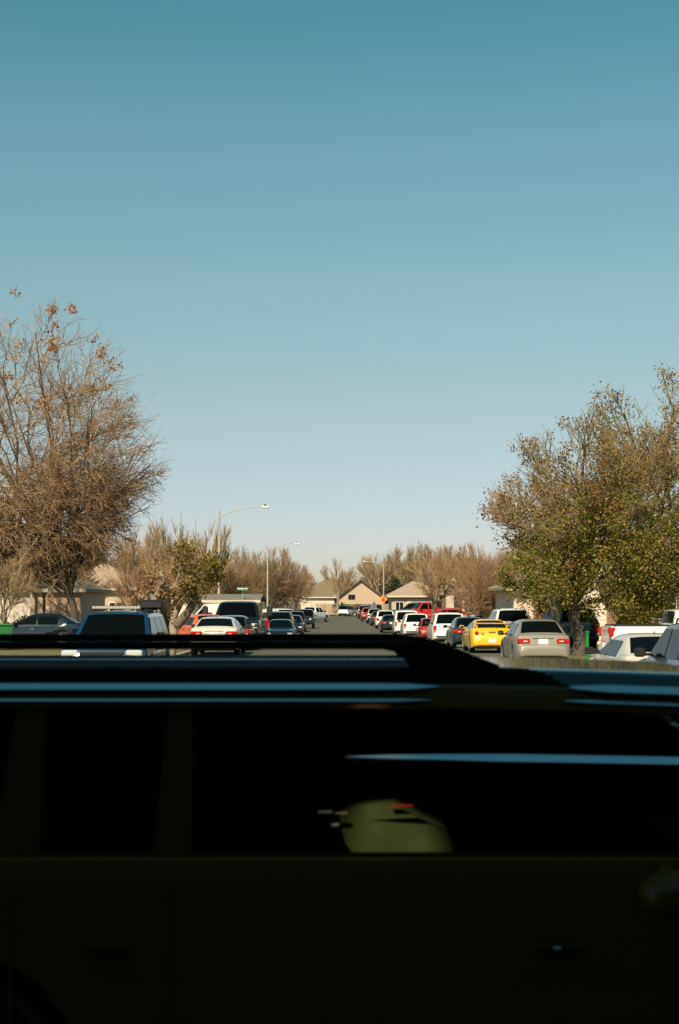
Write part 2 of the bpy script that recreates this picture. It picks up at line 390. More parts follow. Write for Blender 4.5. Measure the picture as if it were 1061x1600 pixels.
def grow(seed, base, crown_c, crown_r, trunk_top, r0, n=(8, 8, 7, 6, 0), spread=0.75, up=0.25, lens=(0.55, 0.34, 0.2, 0.1),
         rads=(0.09, 0.035, 0.016, 0.009, 0.007), lean=(0, 0), stems=1, droop=0.0, t1=(0.5, 1.0), shell=(0.45, 0.95), low=-0.35):
    rng = np.random.default_rng(seed)
    base = np.array(base, float); C = np.array(crown_c, float); CR = np.array(crown_r, float); top = np.array(trunk_top, float)
    out = {}
    trunks = []
    for s in range(stems):
        off = rng.normal(size=3) * np.array([1, 1, 0]) * (0.35 * r0 * 2 if stems > 1 else 0)
        tp = top + (rng.normal(size=3) * np.array([1, 1, 0.35]) * (0.42 * CR[0] if stems > 1 else 0.0))
        k = 7; t = np.linspace(0, 1, k)[:, None]
        b0 = base + off
        P = b0 * (1 - t) + tp * t + rng.normal(size=(k, 3)) * 0.05 * np.linalg.norm(tp - b0) * np.sin(t * np.pi) * np.array([1, 1, 0.1])
        trunks.append(P)
    P0 = np.stack(trunks); k = P0.shape[1]
    rr = r0 / math.sqrt(stems) * np.linspace(1.0, 0.62, k)[None, :] * np.ones((stems, 1)); rr[:, 0] *= 1.35
    out['trunk'] = [(P0, rr)]
    R1 = float(np.mean(CR))
    # limbs reach for points inside the crown
    N1 = n[0] * stems
    par = np.arange(N1) % stems; tt = rng.uniform(t1[0], t1[1], N1)
    idx = tt * (k - 1); i0 = np.minimum(idx.astype(int), k - 2); fr = (idx - i0)[:, None]
    S = P0[par, i0] * (1 - fr) + P0[par, i0 + 1] * fr
    d = _norm(rng.normal(size=(N1, 3)))
    ang = np.arange(N1) * 2.399 + rng.uniform(0, 0.6, N1)
    zz = rng.uniform(low, 0.95, N1); d = np.stack([np.cos(ang) * np.sqrt(1 - zz**2), np.sin(ang) * np.sqrt(1 - zz**2), zz], -1)
    T = C + d * CR * rng.uniform(shell[0], shell[1], (N1, 1))
    kk = 6; t = np.linspace(0, 1, kk)[None, :, None]
    ctrl = S + (T - S) * 0.45 + UP * (0.16 + droop) * np.linalg.norm(T - S, axis=1, keepdims=True) * rng.uniform(0.2, 1.0, (N1, 1))
    P1 = S[:, None] * (1-t)**2 + ctrl[:, None] * 2*t*(1-t) + T[:, None] * t**2
    P1[:, 1:] += rng.normal(size=P1[:, 1:].shape) * 0.035 * R1
    r1 = (rr[0, -1] * 0.62) * np.linspace(1, 0.32, kk)[None, :] * rng.uniform(0.6, 1.0, (N1, 1))
    out['limb'] = [(P1, r1)]
    Pp, rp = P1, r1
    levels = []
    for lv in range(1, len(n)):
        if n[lv] == 0: break
        N = len(Pp) * n[lv]; par = np.repeat(np.arange(len(Pp)), n[lv]); kk0 = Pp.shape[1]
        tt = np.clip((np.tile(np.arange(n[lv]), len(Pp)) + rng.uniform(0.1, 0.95, N)) / n[lv], 0, 0.99) * 0.82 + 0.18
        idx = tt * (kk0 - 1); i0 = np.minimum(idx.astype(int), kk0 - 2); fr = (idx - i0)[:, None]
        S = Pp[par, i0] * (1 - fr) + Pp[par, i0 + 1] * fr
        tan = _norm(Pp[par, i0 + 1] - Pp[par, i0])
        outw = _norm((S - C) / CR)
        D = _norm(tan * 0.75 + _norm(rng.normal(size=(N, 3))) * spread + outw * 0.45 + UP * up)
        L = R1 * lens[lv - 1] * rng.uniform(0.55, 1.25, N)
        lim = rng.uniform(0.86, 1.07, N)
        for _ in range(5):
            E = S + D * L[:, None]; q = np.linalg.norm((E - C) / CR, axis=1); L = np.where(q > lim, L * 0.78, L)
        kq = 4 if lv <= 2 else 3
        P = curve_pts(S, D, L, kq, rng.uniform(-0.1, 0.22, N) * (1 if droop == 0 else 0.4), 0.05, rng)
        ra = np.minimum(rads[lv - 1] * rng.uniform(0.8, 1.25, N), rp[par, i0] * 0.8 + 0.002)
        rad = ra[:, None] * np.linspace(1, 0.45 if lv < len(n) - 1 else 0.5, kq)[None, :]
        levels.append((P, rad)); Pp, rp = P, rad
    out['lv'] = levels; out['rng'] = rng; out['C'] = C; out['CR'] = CR
    return out
def join_tubes(items):
    Vs, Qs, n = [], [], 0
    for P, r, s in items:
        V, Q = tubes_np(P, r, s); Vs.append(V); Qs.append(Q + n); n += len(V)
    return mesh_np(np.concatenate(Vs), np.concatenate(Qs), smooth=True)
def leaf_mesh(C, size, rng, flat=0.0, aspect=1.5):
    """one small folded leaf quad at every point"""
    N = len(C); n = _norm(rng.normal(size=(N, 3)) + UP * flat); ref = _norm(rng.normal(size=(N, 3)))
    U = _norm(np.cross(n, ref)); W = np.cross(n, U)
    s = (size * rng.uniform(0.6, 1.35, N))[:, None]
    a = C - U * s * 0.5 * aspect; b = C + W * s * 0.5 + n * s * 0.12; c = C + U * s * 0.5 * aspect; d = C - W * s * 0.5 + n * s * 0.12
    V = np.stack([a, b, c, d], 1).reshape(-1, 3); return mesh_np(V, np.arange(4 * N).reshape(-1, 4))
def along(levels, count, rng, mask=None, last=1):
    pts = []
    for P, r in levels[-last:]:
        pts.append(P[:, 1:, :].reshape(-1, 3))
    pts = np.concatenate(pts)
    if mask is not None: pts = pts[mask(pts)]
    i = rng.integers(0, len(pts), count); return pts[i] + rng.normal(size=(count, 3)) * 0.06
def tree_meshes(g):
    tm = join_tubes([(P, r, 9) for P, r in g['trunk']] + [(P, r, 7) for P, r in g['limb']])
    bm_ = join_tubes([(P, r, 4) for P, r in g['lv'][:1]] + [(P, r, 3) for P, r in g['lv'][1:]])
    return tm, bm_
def tree(name, loc, g, label, bark='bark', twig='twig', cat='tree', group=None, leaves=None, rz=0, sc=1.0):
    """leaves: list of (name, points, size, material, flat)"""
    root = empty(name, loc, rz, label, cat, group); root.scale = (sc, sc, sc)
    tm, bm_ = tree_meshes(g) if isinstance(g, dict) else g
    link('trunk', tm, M[bark], root); cr = link('crown', bm_, M[twig], root)
    for nm, pts, size, mt, fl in (leaves or []): link(nm, leaf_mesh(pts, size, g['rng'], fl), mt, cr)
    return root

# ------------------------------------------------------------------ cars
def smooth_prof(pts, xs):
    px = [p[0] for p in pts]; pz = [p[1] for p in pts]; return np.interp(xs, px, pz)
_wheel = {}
def wheel_mesh(r, w, dark=False):
    key = (round(r, 3), round(w, 3), dark)
    if key in _wheel: return _wheel[key]
    ty = MB().lathe([(r*0.6, -w/2), (r*0.93, -w/2), (r, -w*0.36), (r, w*0.36), (r*0.93, w/2), (r*0.6, w/2)], 22)
    rm = MB().lathe([(r*0.68, -w/2-0.002), (r*0.64, -w/2-0.012), (r*0.58, -w/2+0.03), (r*0.14, -w/2+0.015), (r*0.1, -w/2-0.01)], 22)
    for k in range(5):
        a = 2*math.pi*k/5; c, s = math.cos(a), math.sin(a); q = 0.05
        rm.prism([(c*r*0.1 - s*q, -w/2-0.006, s*r*0.1 + c*q), (c*r*0.62 - s*q*0.7, -w/2-0.006, s*r*0.62 + c*q*0.7),
                  (c*r*0.62 + s*q*0.7, -w/2-0.006, s*r*0.62 - c*q*0.7), (c*r*0.1 + s*q, -w/2-0.006, s*r*0.1 - c*q)], (0, 0.03, 0))
    a = mesh_py(ty.v, ty.f, 40); b = mesh_py(rm.v, rm.f, 40)
    a.materials.append(M['tyre']); b.materials.append(M['rimdark' if dark else 'rim'])
    _wheel[key] = (a, b); return a, b
# specs: x from the rear bumper (0) to the front bumper (L)
SPEC = {
 'sedan':  dict(L=4.65, W=1.80, H=1.46, belt=0.93, sill=0.24, wr=0.33, xw=(0.95, 3.72), cab=(0.42, 1.15, 2.35, 3.32), wroof=0.60,
    deck=[(0,.55),(.03,.66),(.09,.70),(.14,.98),(.22,1.02),(.75,1.04),(1.2,.97),(3.2,.93),(3.4,.93),(4.25,.80),(4.48,.70),(4.58,.60),(4.65,.5)], doors=(1.05,2.1,3.05), tail='wide'),
 'coupe':  dict(L=4.58, W=1.73, H=1.40, belt=0.92, sill=0.22, wr=0.32, xw=(0.92, 3.62), cab=(0.34, 1.25, 2.2, 3.25), wroof=0.56,
    deck=[(0,.50),(.03,.62),(.08,.70),(.13,.96),(.22,1.0),(.6,1.02),(1.2,.95),(3.2,.92),(4.1,.78),(4.4,.66),(4.52,.58),(4.58,.48)], doors=(1.35,2.1,3.0), tail='round'),
 'hatch':  dict(L=4.2, W=1.76, H=1.52, belt=0.96, sill=0.24, wr=0.33, xw=(0.78, 3.36), cab=(0.12, 0.55, 2.05, 3.0), wroof=0.62,
    deck=[(0,.55),(.03,.66),(.06,.72),(.1,.98),(.5,.98),(3.0,.96),(3.8,.84),(4.05,.7),(4.15,.6),(4.2,.5)], doors=(0.8,1.8,2.75), tail='tall'),
 'suv':    dict(L=4.75, W=1.90, H=1.74, belt=1.08, sill=0.30, wr=0.37, xw=(0.95, 3.80), cab=(0.10, 0.42, 2.55, 3.35), wroof=0.68,
    deck=[(0,.62),(.03,.74),(.06,.8),(.09,1.06),(.5,1.08),(3.3,1.08),(4.2,1.0),(4.55,.88),(4.7,.74),(4.75,.58)], doors=(0.95,2.0,3.05), tail='tall'),
 'bigsuv': dict(L=5.15, W=2.0, H=1.88, belt=1.18, sill=0.34, wr=0.40, xw=(1.1, 4.1), cab=(0.08, 0.30, 3.0, 3.7), wroof=0.74,
    deck=[(0,.66),(.03,.78),(.06,.84),(.09,1.16),(.5,1.18),(3.6,1.16),(4.75,1.08),(5.02,.98),(5.12,.8),(5.15,.6)], doors=(1.1,2.2,3.35), tail='tall'),
 'van':    dict(L=4.9, W=1.95, H=1.95, belt=1.12, sill=0.28, wr=0.35, xw=(0.9, 4.0), cab=(0.05, 0.18, 3.2, 4.25), wroof=0.80,
    deck=[(0,.6),(.03,.7),(.05,.8),(.08,1.1),(.5,1.12),(4.2,1.06),(4.7,.9),(4.82,.75),(4.9,.55)], doors=(3.0,3.05,4.0), tail='tall'),
 'pickup': dict(L=5.7, W=2.03, H=1.92, belt=1.20, sill=0.42, wr=0.41, xw=(1.2, 4.72), cab=(2.02, 2.14, 3.55, 4.15), wroof=0.74,
    deck=[(0,.62),(.03,.72),(.1,.74),(.13,1.28),(.3,1.30),(2.0,1.30),(2.1,1.22),(4.1,1.20),(5.3,1.14),(5.58,1.02),(5.66,.8),(5.7,.55)], doors=(2.2,3.0,3.95), tail='tall'),
 'jeep':   dict(L=4.2, W=1.87, H=1.84, belt=1.12, sill=0.45, wr=0.42, xw=(0.75, 3.45), cab=(0.06, 0.14, 2.3, 2.62), wroof=0.74,
    deck=[(0,.62),(.03,.7),(.05,.8),(.07,1.1),(.5,1.12),(2.6,1.12),(3.8,1.06),(3.98,1.0),(4.02,.66),(4.2,.55)], doors=(0.9,1.75,2.5), tail='tall'),
}
def car(name, kind, paint_mat, x, y, heading, label, z=None, group=None, scale=1.0, cat='car', rims='rim', tail=None, dk=None, H=None, no_side_glass=False, two_tone=None):
    """heading in degrees: 90 = its front points away from the camera, -90 = its front looks at the camera"""
    S = dict(SPEC[kind]);
    if H: S['H'] = H
    L, W, Hh, belt, sill, wr, xw = S['L'], S['W'], S['H'], S['belt'], S['sill'], S['wr'], S['xw']
    root = empty(name, (x, y, gz(y) if z is None else z), R(heading), label, cat, group)
    root.scale = (scale,) * 3
    hl = L / 2
    xs = sorted(set([round(v, 3) for v in np.linspace(0, L, 44)] + [p[0] for p in S['deck']]))
    xs = np.array(xs); zd = smooth_prof(S['deck'], xs)
    hw = W / 2
    arch = wr + 0.06
    ev = np.maximum(0, 1 - np.minimum(xs, L - xs) / 0.55)
    plan = hw * (1 - 0.17 * ev ** 2.4)
    low = np.full(len(xs), sill)
    low = np.where(xs < 0.3, sill + 0.1 * (1 - xs / 0.3), low); low = np.where(xs > L - 0.3, sill + 0.06 * (1 - (L - xs) / 0.3), low)
    for xc in xw:
        a2 = arch**2 - (xs - xc)**2
        low = np.where(a2 > 0, np.maximum(low, wr + np.sqrt(np.maximum(a2, 0))), low)
    vs = []; K = 10
    for i, xx in enumerate(xs):
        w, zt = plan[i], zd[i]; zl = min(low[i], zt - 0.08); hgt = zt - zl
        sec = [(0, zt + 0.02), (0.55*w, zt + 0.016), (0.86*w, zt), (0.955*w, zt - min(.05, .2*hgt)), (0.99*w, zt - min(.16, .4*hgt)),
               (w, zt - 0.55*hgt), (0.995*w, zl + 0.12*hgt), (0.965*w, zl), (0.7*w, zl + 0.02), (0, zl + 0.02)]
        vs += [(xx - hl, p, q) for p, q in sec] + [(xx - hl, -p, q) for p, q in sec]
    fs = []; n = len(xs); st = 2 * K
    for i in range(n - 1):
        for k in range(K - 1):
            a, b = i*st + k, (i+1)*st + k
            fs.append((a, a+1, b+1, b)); fs.append((a+K, b+K, b+K+1, a+K+1))
    for e in (0, n - 1):
        ring = [e*st + k for k in range(K)] + [e*st + K + k for k in range(K - 1, -1, -1)]
        fs.append(tuple(ring if e == 0 else ring[::-1]))
    me = mesh_py(vs, fs); bm = bmesh.new(); bm.from_mesh(me); bmesh.ops.remove_doubles(bm, verts=bm.verts, dist=0.0005)
    bmesh.ops.recalc_face_normals(bm, faces=bm.faces); bm.to_mesh(me); bm.free()
    for p in me.polygons: p.use_smooth = True
    me.set_sharp_from_angle(angle=R(32))
    body = link('body', me, paint_mat, root)
    MB().box((-hl + 0.35, -hw*0.66, sill - 0.04), (hl - 0.35, hw*0.66, belt - 0.2)).build('underbody', M['trim'], root)
    # greenhouse
    xa, xb, xc, xd = S['cab']; zr = Hh - 0.02
    wb, wro = hw * 0.93, S['wroof']
    zba = float(np.interp(xa, *zip(*S['deck']))); zbd = float(np.interp(xd, *zip(*S['deck'])))
    def zrow(x):
        if x <= xb:
            t = (x - xa) / (xb - xa); return zba + (zr - 0.05 - zba) * t
        if x >= xc:
            t = (xd - x) / (xd - xc); return zbd + (zr - 0.05 - zbd) * t
        t = (x - xb) / (xc - xb); return zr - 0.05 + 0.05 * math.sin(math.pi * min(1, max(0, t))) ** 0.7
    def wz(z): return wb + (wro - wb) * (z - belt) / (zr - belt)
    cx = [xa] + list(np.linspace(xa, xb, 5)[1:]) + list(np.linspace(xb, xc, 9)[1:]) + list(np.linspace(xc, xd, 6)[1:])
    vs = []; K = 6
    for xx in cx:
        zt = zrow(xx); w = wz(zt); zb = belt - 0.06
        zt0 = max(zt, zb + 0.02)
        sec = [(0, zt0 + 0.03), (0.6*w, zt0 + 0.022), (0.9*w, zt0 - 0.004), (w, min(zt0 - 0.035, zt0)), (wz(zb + 0.5*(zt0 - zb)), zb + 0.5*(zt0 - zb)), (wz(zb), zb)]
        vs += [(xx - hl, p, q) for p, q in sec] + [(xx - hl, -p, q) for p, q in sec]
    fs = []; n = len(cx); st = 2*K
    for i in range(n - 1):
        for k in range(K - 1):
            a, b = i*st + k, (i+1)*st + k
            fs.append((a, a+1, b+1, b)); fs.append((a+K, b+K, b+K+1, a+K+1))
    for e in (0, n - 1):
        ring = [e*st + k for k in range(K)] + [e*st + K + k for k in range(K - 1, -1, -1)]
        fs.append(tuple(ring if e == 0 else ring[::-1]))
    me = mesh_py(vs, fs); bm = bmesh.new(); bm.from_mesh(me); bmesh.ops.remove_doubles(bm, verts=bm.verts, dist=0.0005)
    bmesh.ops.recalc_face_normals(bm, faces=bm.faces); bm.to_mesh(me); bm.free()
    for p in me.polygons: p.use_smooth = True
    me.set_sharp_from_angle(angle=R(38))
    link('cabin', me, two_tone or paint_mat, root)
    # windscreen and rear window
    for nm, x0, x1, z0, z1, sg in (('windscreen', xd, xc, zbd, zr - 0.05, 1), ('rear_window', xa, xb, zba, zr - 0.05, -1)):
        vs = []; d = Vector((-(z1 - z0), 0, (x1 - x0))); nrm = Vector(((z1 - z0) * sg, 0, abs(x1 - x0))).normalized()
        lo = max(0.07, ((max(belt, z0) - z0) / (z1 - z0)) + (0.05 if sg == 1 else 0.07))
        if kind == 'pickup' and sg == -1: lo = 0.18
        for t in (lo, (lo + 0.93) / 2, 0.93):
            xx = x0 + (x1 - x0) * t; zz = z0 + (z1 - z0) * t; w = wz(zz)
            for q in (-0.86, -0.5, 0, 0.5, 0.86):
                cr = 0.03 if q == 0 else (0.024 if abs(q) == 0.5 else 0.004)
                vs.append((xx - hl + nrm.x * 0.012, q * w, zz + cr + nrm.z * 0.012))
        fs = [(r*5+c, r*5+c+1, r*5+6+c, r*5+5+c) for r in range(2) for c in range(4)]
        m_ = MB().poly(vs, fs); m_.build(nm, M['glass'], root, 60, fixn=False)
    # side windows
    zt_ = zr - 0.12; zb_ = belt + 0.035
    def xf(z): return xd - (xd - xc) * (z - zbd) / (zr - 0.05 - zbd) - 0.12
    def xr(z): return xa + (xb - xa) * (z - zba) / (zr - 0.05 - zba) + 0.12
    d0, d1, d2 = S['doors']
    def clip(xA, xB):
        """window outline between xA and xB, cut by the slanting screens"""
        pts = [(max(xA, xr(zb_)), zb_), (min(xB, xf(zb_)), zb_)]
        a, b = min(xB, xf(zt_)), max(xA, xr(zt_))
        if xf(zb_) > xB > xf(zt_):
            pts.append((xB, zbd + (xd - 0.12 - xB) / (xd - xc) * (zr - 0.05 - zbd)))
        pts.append((a, zt_)); pts.append((b, zt_))
        if xr(zb_) < xA < xr(zt_): pts.append((xA, zba + (xA - 0.12 - xa) / (xb - xa) * (zr - 0.05 - zba)))
        return pts
    spans = []
    rear0 = xr(zb_)
    if kind == 'coupe': spans = [(rear0, d1 - 0.06), (d1, 9)]
    elif kind == 'van': spans = [(d2 - 0.95, 9)]
    elif kind == 'pickup': spans = [(d0, d1 - 0.05), (d1 + 0.04, 9)]
    else:
        spans = [(d0 + 0.12, d1 - 0.04), (d1 + 0.04, 9)]
        if d0 + 0.02 - max(rear0, xr(zt_)) > 0.12 or kind in ('suv', 'bigsuv', 'hatch', 'jeep'): spans.insert(0, (rear0, d0 + 0.04))
    for sA, sB in spans:
        pts = clip(sA, sB)
        if max(p[0] for p in pts) - min(p[0] for p in pts) < 0.1: continue
        for sg in (-1, 1):
            m_ = MB(); poly = [(p - hl, sg * (wz(q) + 0.006), q) for p, q in pts]
            m_.prism(poly, (0, sg * 0.005, 0)); m_.build('side_window', M['glass'], root)
    # wheels
    ty, rm = wheel_mesh(wr, 0.22, rims == 'rimdark')
    for xc_ in xw:
        for sg in (-1, 1):
            w_ = link('wheel', ty, None, root, (xc_ - hl, sg * (hw - 0.12), wr), (0, 0, 0 if sg < 0 else math.pi))
            link('rim', rm, None, w_)
    # lamps, plate, handles, mirrors, bumper
    tl = tail or S['tail']; zt = float(np.interp(0.16, *zip(*S['deck'])))
    rw = hw * (1 - 0.17 * (1 - 0.1/0.55) ** 2.4)
    for sg in (-1, 1):
        if tl == 'wide':
            t = MB().rbox((-hl + 0.055, min(sg*rw*0.52, sg*rw*1.035), 0.74), (-hl + 0.30, max(sg*rw*0.52, sg*rw*1.035), 0.90), 0.03).build('tail_light', M['tail'], root)
            MB().rbox((-hl + 0.045, min(sg*rw*0.62, sg*rw*0.8), 0.785), (-hl + 0.09, max(sg*rw*0.62, sg*rw*0.8), 0.835), 0.012).build('reversing_lens', M['tailw'], t)
        elif tl == 'round':
            for q, r_ in ((0.80, 0.085), (0.50, 0.06)):
                t = MB().lathe([(r_*1.0, 0.03), (r_, 0.0), (r_*0.8, -0.025), (r_*0.4, -0.03)], 16, 'X', (-hl + 0.075, sg*rw*q, 0.82)).build('tail_light', M['tail'], root, 40)
                if q < 0.7: MB().lathe([(r_*0.6, 0.0), (r_*0.55, -0.02), (r_*0.2, -0.025)], 12, 'X', (-hl + 0.055, sg*rw*q, 0.82)).build('reversing_lens', M['tailw'], t, 40)
        elif tl == 'tall':
            zz0 = zt - (0.42 if kind in ('van', 'bigsuv') else 0.34)
            t = MB().rbox((-hl + 0.02, min(sg*rw*0.84, sg*rw*1.03), zz0 + 0.02), (-hl + 0.26, max(sg*rw*0.84, sg*rw*1.03), zt - 0.02), 0.03).build('tail_light', M['tail'], root)
            MB().rbox((-hl + 0.012, min(sg*rw*0.88, sg*rw*0.98), zz0 + 0.05), (-hl + 0.06, max(sg*rw*0.88, sg*rw*0.98), zz0 + 0.13), 0.012).build('reversing_lens', M['tailw'], t)
        zf = float(np.interp(L - 0.18, *zip(*S['deck'])))
        if kind == 'jeep':
            MB().lathe([(0.1, -0.03), (0.1, 0.03), (0.085, 0.05), (0.03, 0.06)], 16, 'X', (hl - 0.19, sg*0.56, 0.9)).build('headlight', M['head'], root, 40)
        else:
            h_ = 0.2 if kind in ('pickup', 'bigsuv') else 0.14
            MB().rbox((hl - 0.34, min(sg*rw*0.60, sg*rw*1.015), zf - 0.03 - h_), (hl - 0.06, max(sg*rw*0.60, sg*rw*1.015), zf - 0.02), 0.03).build('headlight', M['head'], root)
        mx = xd - 0.28; mz = belt + (0.13 if kind in ('pickup',) else 0.08); ms = 1.35 if kind == 'pickup' else 1.0
        mr_ = MB().rbox((mx - hl - 0.05, min(sg*(hw + 0.02), sg*(hw + 0.21*ms)), mz - 0.07*ms), (mx - hl + 0.07, max(sg*(hw + 0.02), sg*(hw + 0.21*ms)), mz + 0.09*ms), 0.03)
        mr_.box((mx - hl, min(sg*hw*0.9, sg*(hw + 0.03)), mz - 0.05), (mx - hl + 0.05, max(sg*hw*0.9, sg*(hw + 0.03)), mz))
        mo = mr_.build('wing_mirror', M['trim'] if kind != 'coupe' else paint_mat, root)
        MB().box((mx - hl - 0.055, min(sg*(hw + 0.045), sg*(hw + 0.19*ms)), mz - 0.045*ms), (mx - hl - 0.052, max(sg*(hw + 0.045), sg*(hw + 0.19*ms)), mz + 0.065*ms)).build('mirror_glass', M['mirrorglass'], mo)
        for dx in ((d1, d2) if kind == 'coupe' else (d0, d1, d2)):
            if kind == 'van' and dx != d2: continue
            zb0 = sill + 0.14 if all(abs(dx - q) > arch + 0.02 for q in xw) else wr + arch + 0.02
            MB().box((dx - hl - 0.006, min(sg*hw*0.93, sg*(hw + 0.0015)), zb0), (dx - hl + 0.006, max(sg*hw*0.93, sg*(hw + 0.0015)), belt - 0.1)).build('door_seam', M['trim'], root)
        for dx in ((d1,) if kind in ('coupe', 'van') else (d0, d1)):
            MB().rbox((dx - hl + 0.07, min(sg*hw*0.985, sg*(hw + 0.03)), belt - 0.17), (dx - hl + 0.27, max(sg*hw*0.985, sg*(hw + 0.03)), belt - 0.13), 0.012).build('door_handle', M['chrome'] if rims == 'rim' else M['trim'], root)
    pz = 0.56 if kind in ('bigsuv', 'van') else (0.62 if kind in ('pickup', 'jeep') else (0.44 if kind == 'coupe' else (0.72 if kind == 'sedan' else 0.82)))
    px_ = {'sedan': 0.105, 'coupe': -0.01, 'hatch': 0.06, 'suv': 0.055}.get(kind, -0.008)
    MB().box((-hl + px_ - 0.012, -0.155, pz), (-hl + px_ + 0.02, 0.155, pz + 0.155)).build('licence_plate', M['plate'], root)
    bmp = MB().rbox((-hl - 0.012, -hw*0.78, sill + 0.12), (-hl + 0.1, hw*0.78, sill + 0.24), 0.02)
    bmp.build('rear_bumper', M['chrome'] if kind == 'pickup' else (M['trim'] if kind in ('suv', 'bigsuv', 'jeep', 'hatch') else paint_mat), root)
    gr = MB().rbox((hl - 0.09, -hw*0.5, zf - 0.3), (hl - 0.03 if kind != 'jeep' else hl - 0.15, hw*0.5, zf - 0.06), 0.02).build('grille', M['trim'], root)
    if kind in ('pickup', 'bigsuv'):
        MB().rbox((hl - 0.06, -hw*0.5, zf - 0.2), (hl - 0.015, hw*0.5, zf - 0.15), 0.01).build('grille_bar', M['chrome'], gr)
    if kind == 'pickup':
        MB().rbox((-hl + 0.22, -hw*0.84, 1.27), (-hl + 1.96, hw*0.84, 1.345), 0.02).build('bed_cover', M['trim'], root)
        MB().rbox((-hl + 0.085, -hw*0.66, 0.82), (-hl + 0.125, hw*0.66, 1.22), 0.012).build('tailgate', paint_mat, root)
    if kind == 'jeep':
        ty2, rm2 = wheel_mesh(0.4, 0.24)
        sp = link('spare_wheel', ty2, None, root, (-hl - 0.12, 0.08, 0.98), (0, 0, -math.pi/2)); link('rim', rm2, None, sp)
    if kind in ('bigsuv', 'suv'):
        for sg in (-1, 1):
            MB().tube([(xb - hl + 0.12, sg*wro*0.86, zr - 0.03), (xb - hl + 0.2, sg*wro*0.86, zr + 0.04), (xc - hl - 0.3, sg*wro*0.86, zr + 0.045), (xc - hl - 0.2, sg*wro*0.86, zr - 0.02)], 0.018, 6).build('roof_rail', M['trim'], root, 40)
    if kind == 'sedan':
        MB().rbox((-hl + 0.105, -0.34, 0.885), (-hl + 0.14, 0.34, 0.915), 0.008).build('boot_trim', M['chrome'], root)
        MB().tube([(xb - hl + 0.28, 0, zr - 0.01), (xb - hl + 0.16, 0, zr + 0.07)], [0.02, 0.008], 5).build('aerial', M['trim'], root)
    return root

PT = dict(
    silver=paint('silver', (0.50, 0.46, 0.40), 0.55, 0.34), white=paint('white', (0.78, 0.75, 0.70), 0.0, 0.3), yellow=paint('yellow', (0.85, 0.48, 0.012), 0.05, 0.3),
    navy=paint('navy', (0.005, 0.009, 0.017), 0.0, 0.1), black=paint('black', (0.007, 0.009, 0.010), 0.0, 0.12), slate=paint('slate', (0.02, 0.035, 0.045), 0.2, 0.14),
    blue=paint('blue', (0.006, 0.035, 0.08), 0.1, 0.14), red=paint('red', (0.55, 0.02, 0.012), 0.1, 0.3), darkred=paint('dark_red', (0.26, 0.012, 0.02), 0.2, 0.3),
    orange=paint('orange', (0.72, 0.12, 0.015), 0.05, 0.35), pearl=paint('pearl', (0.66, 0.61, 0.53), 0.15, 0.3), gray=paint('gray', (0.2, 0.19, 0.17), 0.5, 0.32),
    teal=paint('teal', (0.018, 0.045, 0.052), 0.2, 0.14), champagne=paint('champagne', (0.36, 0.325, 0.265), 0.45, 0.34), pearlblue=paint('pale_blue', (0.045, 0.085, 0.105), 0.3, 0.2))
def park(name, kind, paint_key, pxl, D, heading, label, side=None, **kw):
    """side = 'L': pxl is the picture column of the rear/front left corner nearest the camera; 'R': of the right corner; None: its middle"""
    S = SPEC[kind]; sc = kw.get('scale', 1.0); w = S['W'] / 2 * sc * 0.93
    x = X(pxl, D) + (w if side == 'L' else -w if side == 'R' else 0)
    y = D + S['L'] * sc / 2
    return car(name, kind, PT[paint_key], x, y, heading, label, **kw)
AW, TO = 90, -90
GR, GL = 'cars parked along the right kerb', 'cars parked along the left kerb'
# right-hand kerb, near to far
suv0 = car('parked_suv', 'suv', PT['pearlblue'], 6.35, 24.3, AW, 'dark bluish SUV cut off by the right edge of the picture', group=GR)
c = car('parked_sedan', 'sedan', PT['pearl'], 6.35, 29.6, AW, 'pearl white sedan just ahead of the bluish SUV at the right edge', group=GR, H=1.42)
car('parked_sedan', 'sedan', PT['champagne'], X(849, 45), 47.3, AW, 'silver beige sedan with broad red tail lights beside the tree trunk', group=GR, H=1.5)
yc = car('parked_coupe', 'coupe', PT['yellow'], X(738, 57) + 0.80, 59.3, AW, 'yellow coupe with a rear wing and round tail lights', group=GR, H=1.36)
park('parked_sedan', 'sedan', 'slate', 709, 67, AW, 'dark slate blue car between the yellow coupe and the white SUV', 'L', group=GR, H=1.5)
park('parked_suv', 'bigsuv', 'white', 677, 80, AW, 'tall white SUV with dark rear window in front of the slate blue car', 'L', group=GR)
park('parked_hatchback', 'hatch', 'darkred', 656, 88.5, AW, 'dark red hatchback wedged between two white cars on the right', 'L', group=GR)
park('parked_suv', 'suv', 'white', 631, 97, AW, 'white crossover behind the white panel van on the right', 'L', group=GR)
park('parked_van', 'van', 'white', 617, 106, AW, 'white panel van on the right with a plain rear door', 'L', group=GR, cat='van', scale=0.97)
park('parked_sedan', 'sedan', 'black', 596, 116, AW, 'small black sedan beside the white panel van on the right', 'L', group=GR)
park('parked_suv', 'suv', 'white', 588, 134, AW, 'white and black SUV left of the black sedan, below the yellow sign', 'L', group=GR)
park('parked_sedan', 'sedan', 'slate', 580, 150, AW, 'grey green car in the row just beyond the white and black SUV', 'L', group=GR, scale=1.05)
park('parked_suv', 'suv', 'gray', 574, 164, AW, 'grey SUV just before the dark red one at the far right kerb', 'L', group=GR)
park('parked_suv', 'suv', 'darkred', 565, 180, AW, 'dark red SUV near the far end of the right kerb', 'L', group=GR)
park('parked_suv', 'bigsuv', 'black', 560, 198, AW, 'black minivan at the far end of the right kerb', 'L', group=GR)
park('parked_suv', 'suv', 'white', 543, 226, 72, 'dark and white SUV standing alone at the end of the road', None, group='cars at the end of the road', two_tone=PT['teal'])
car('parked_van', 'van', PT['gray'], X(572, 222), 222, 150, 'grey van parked at the far corner below the tan gable', cat='van', group='cars at the end of the road')
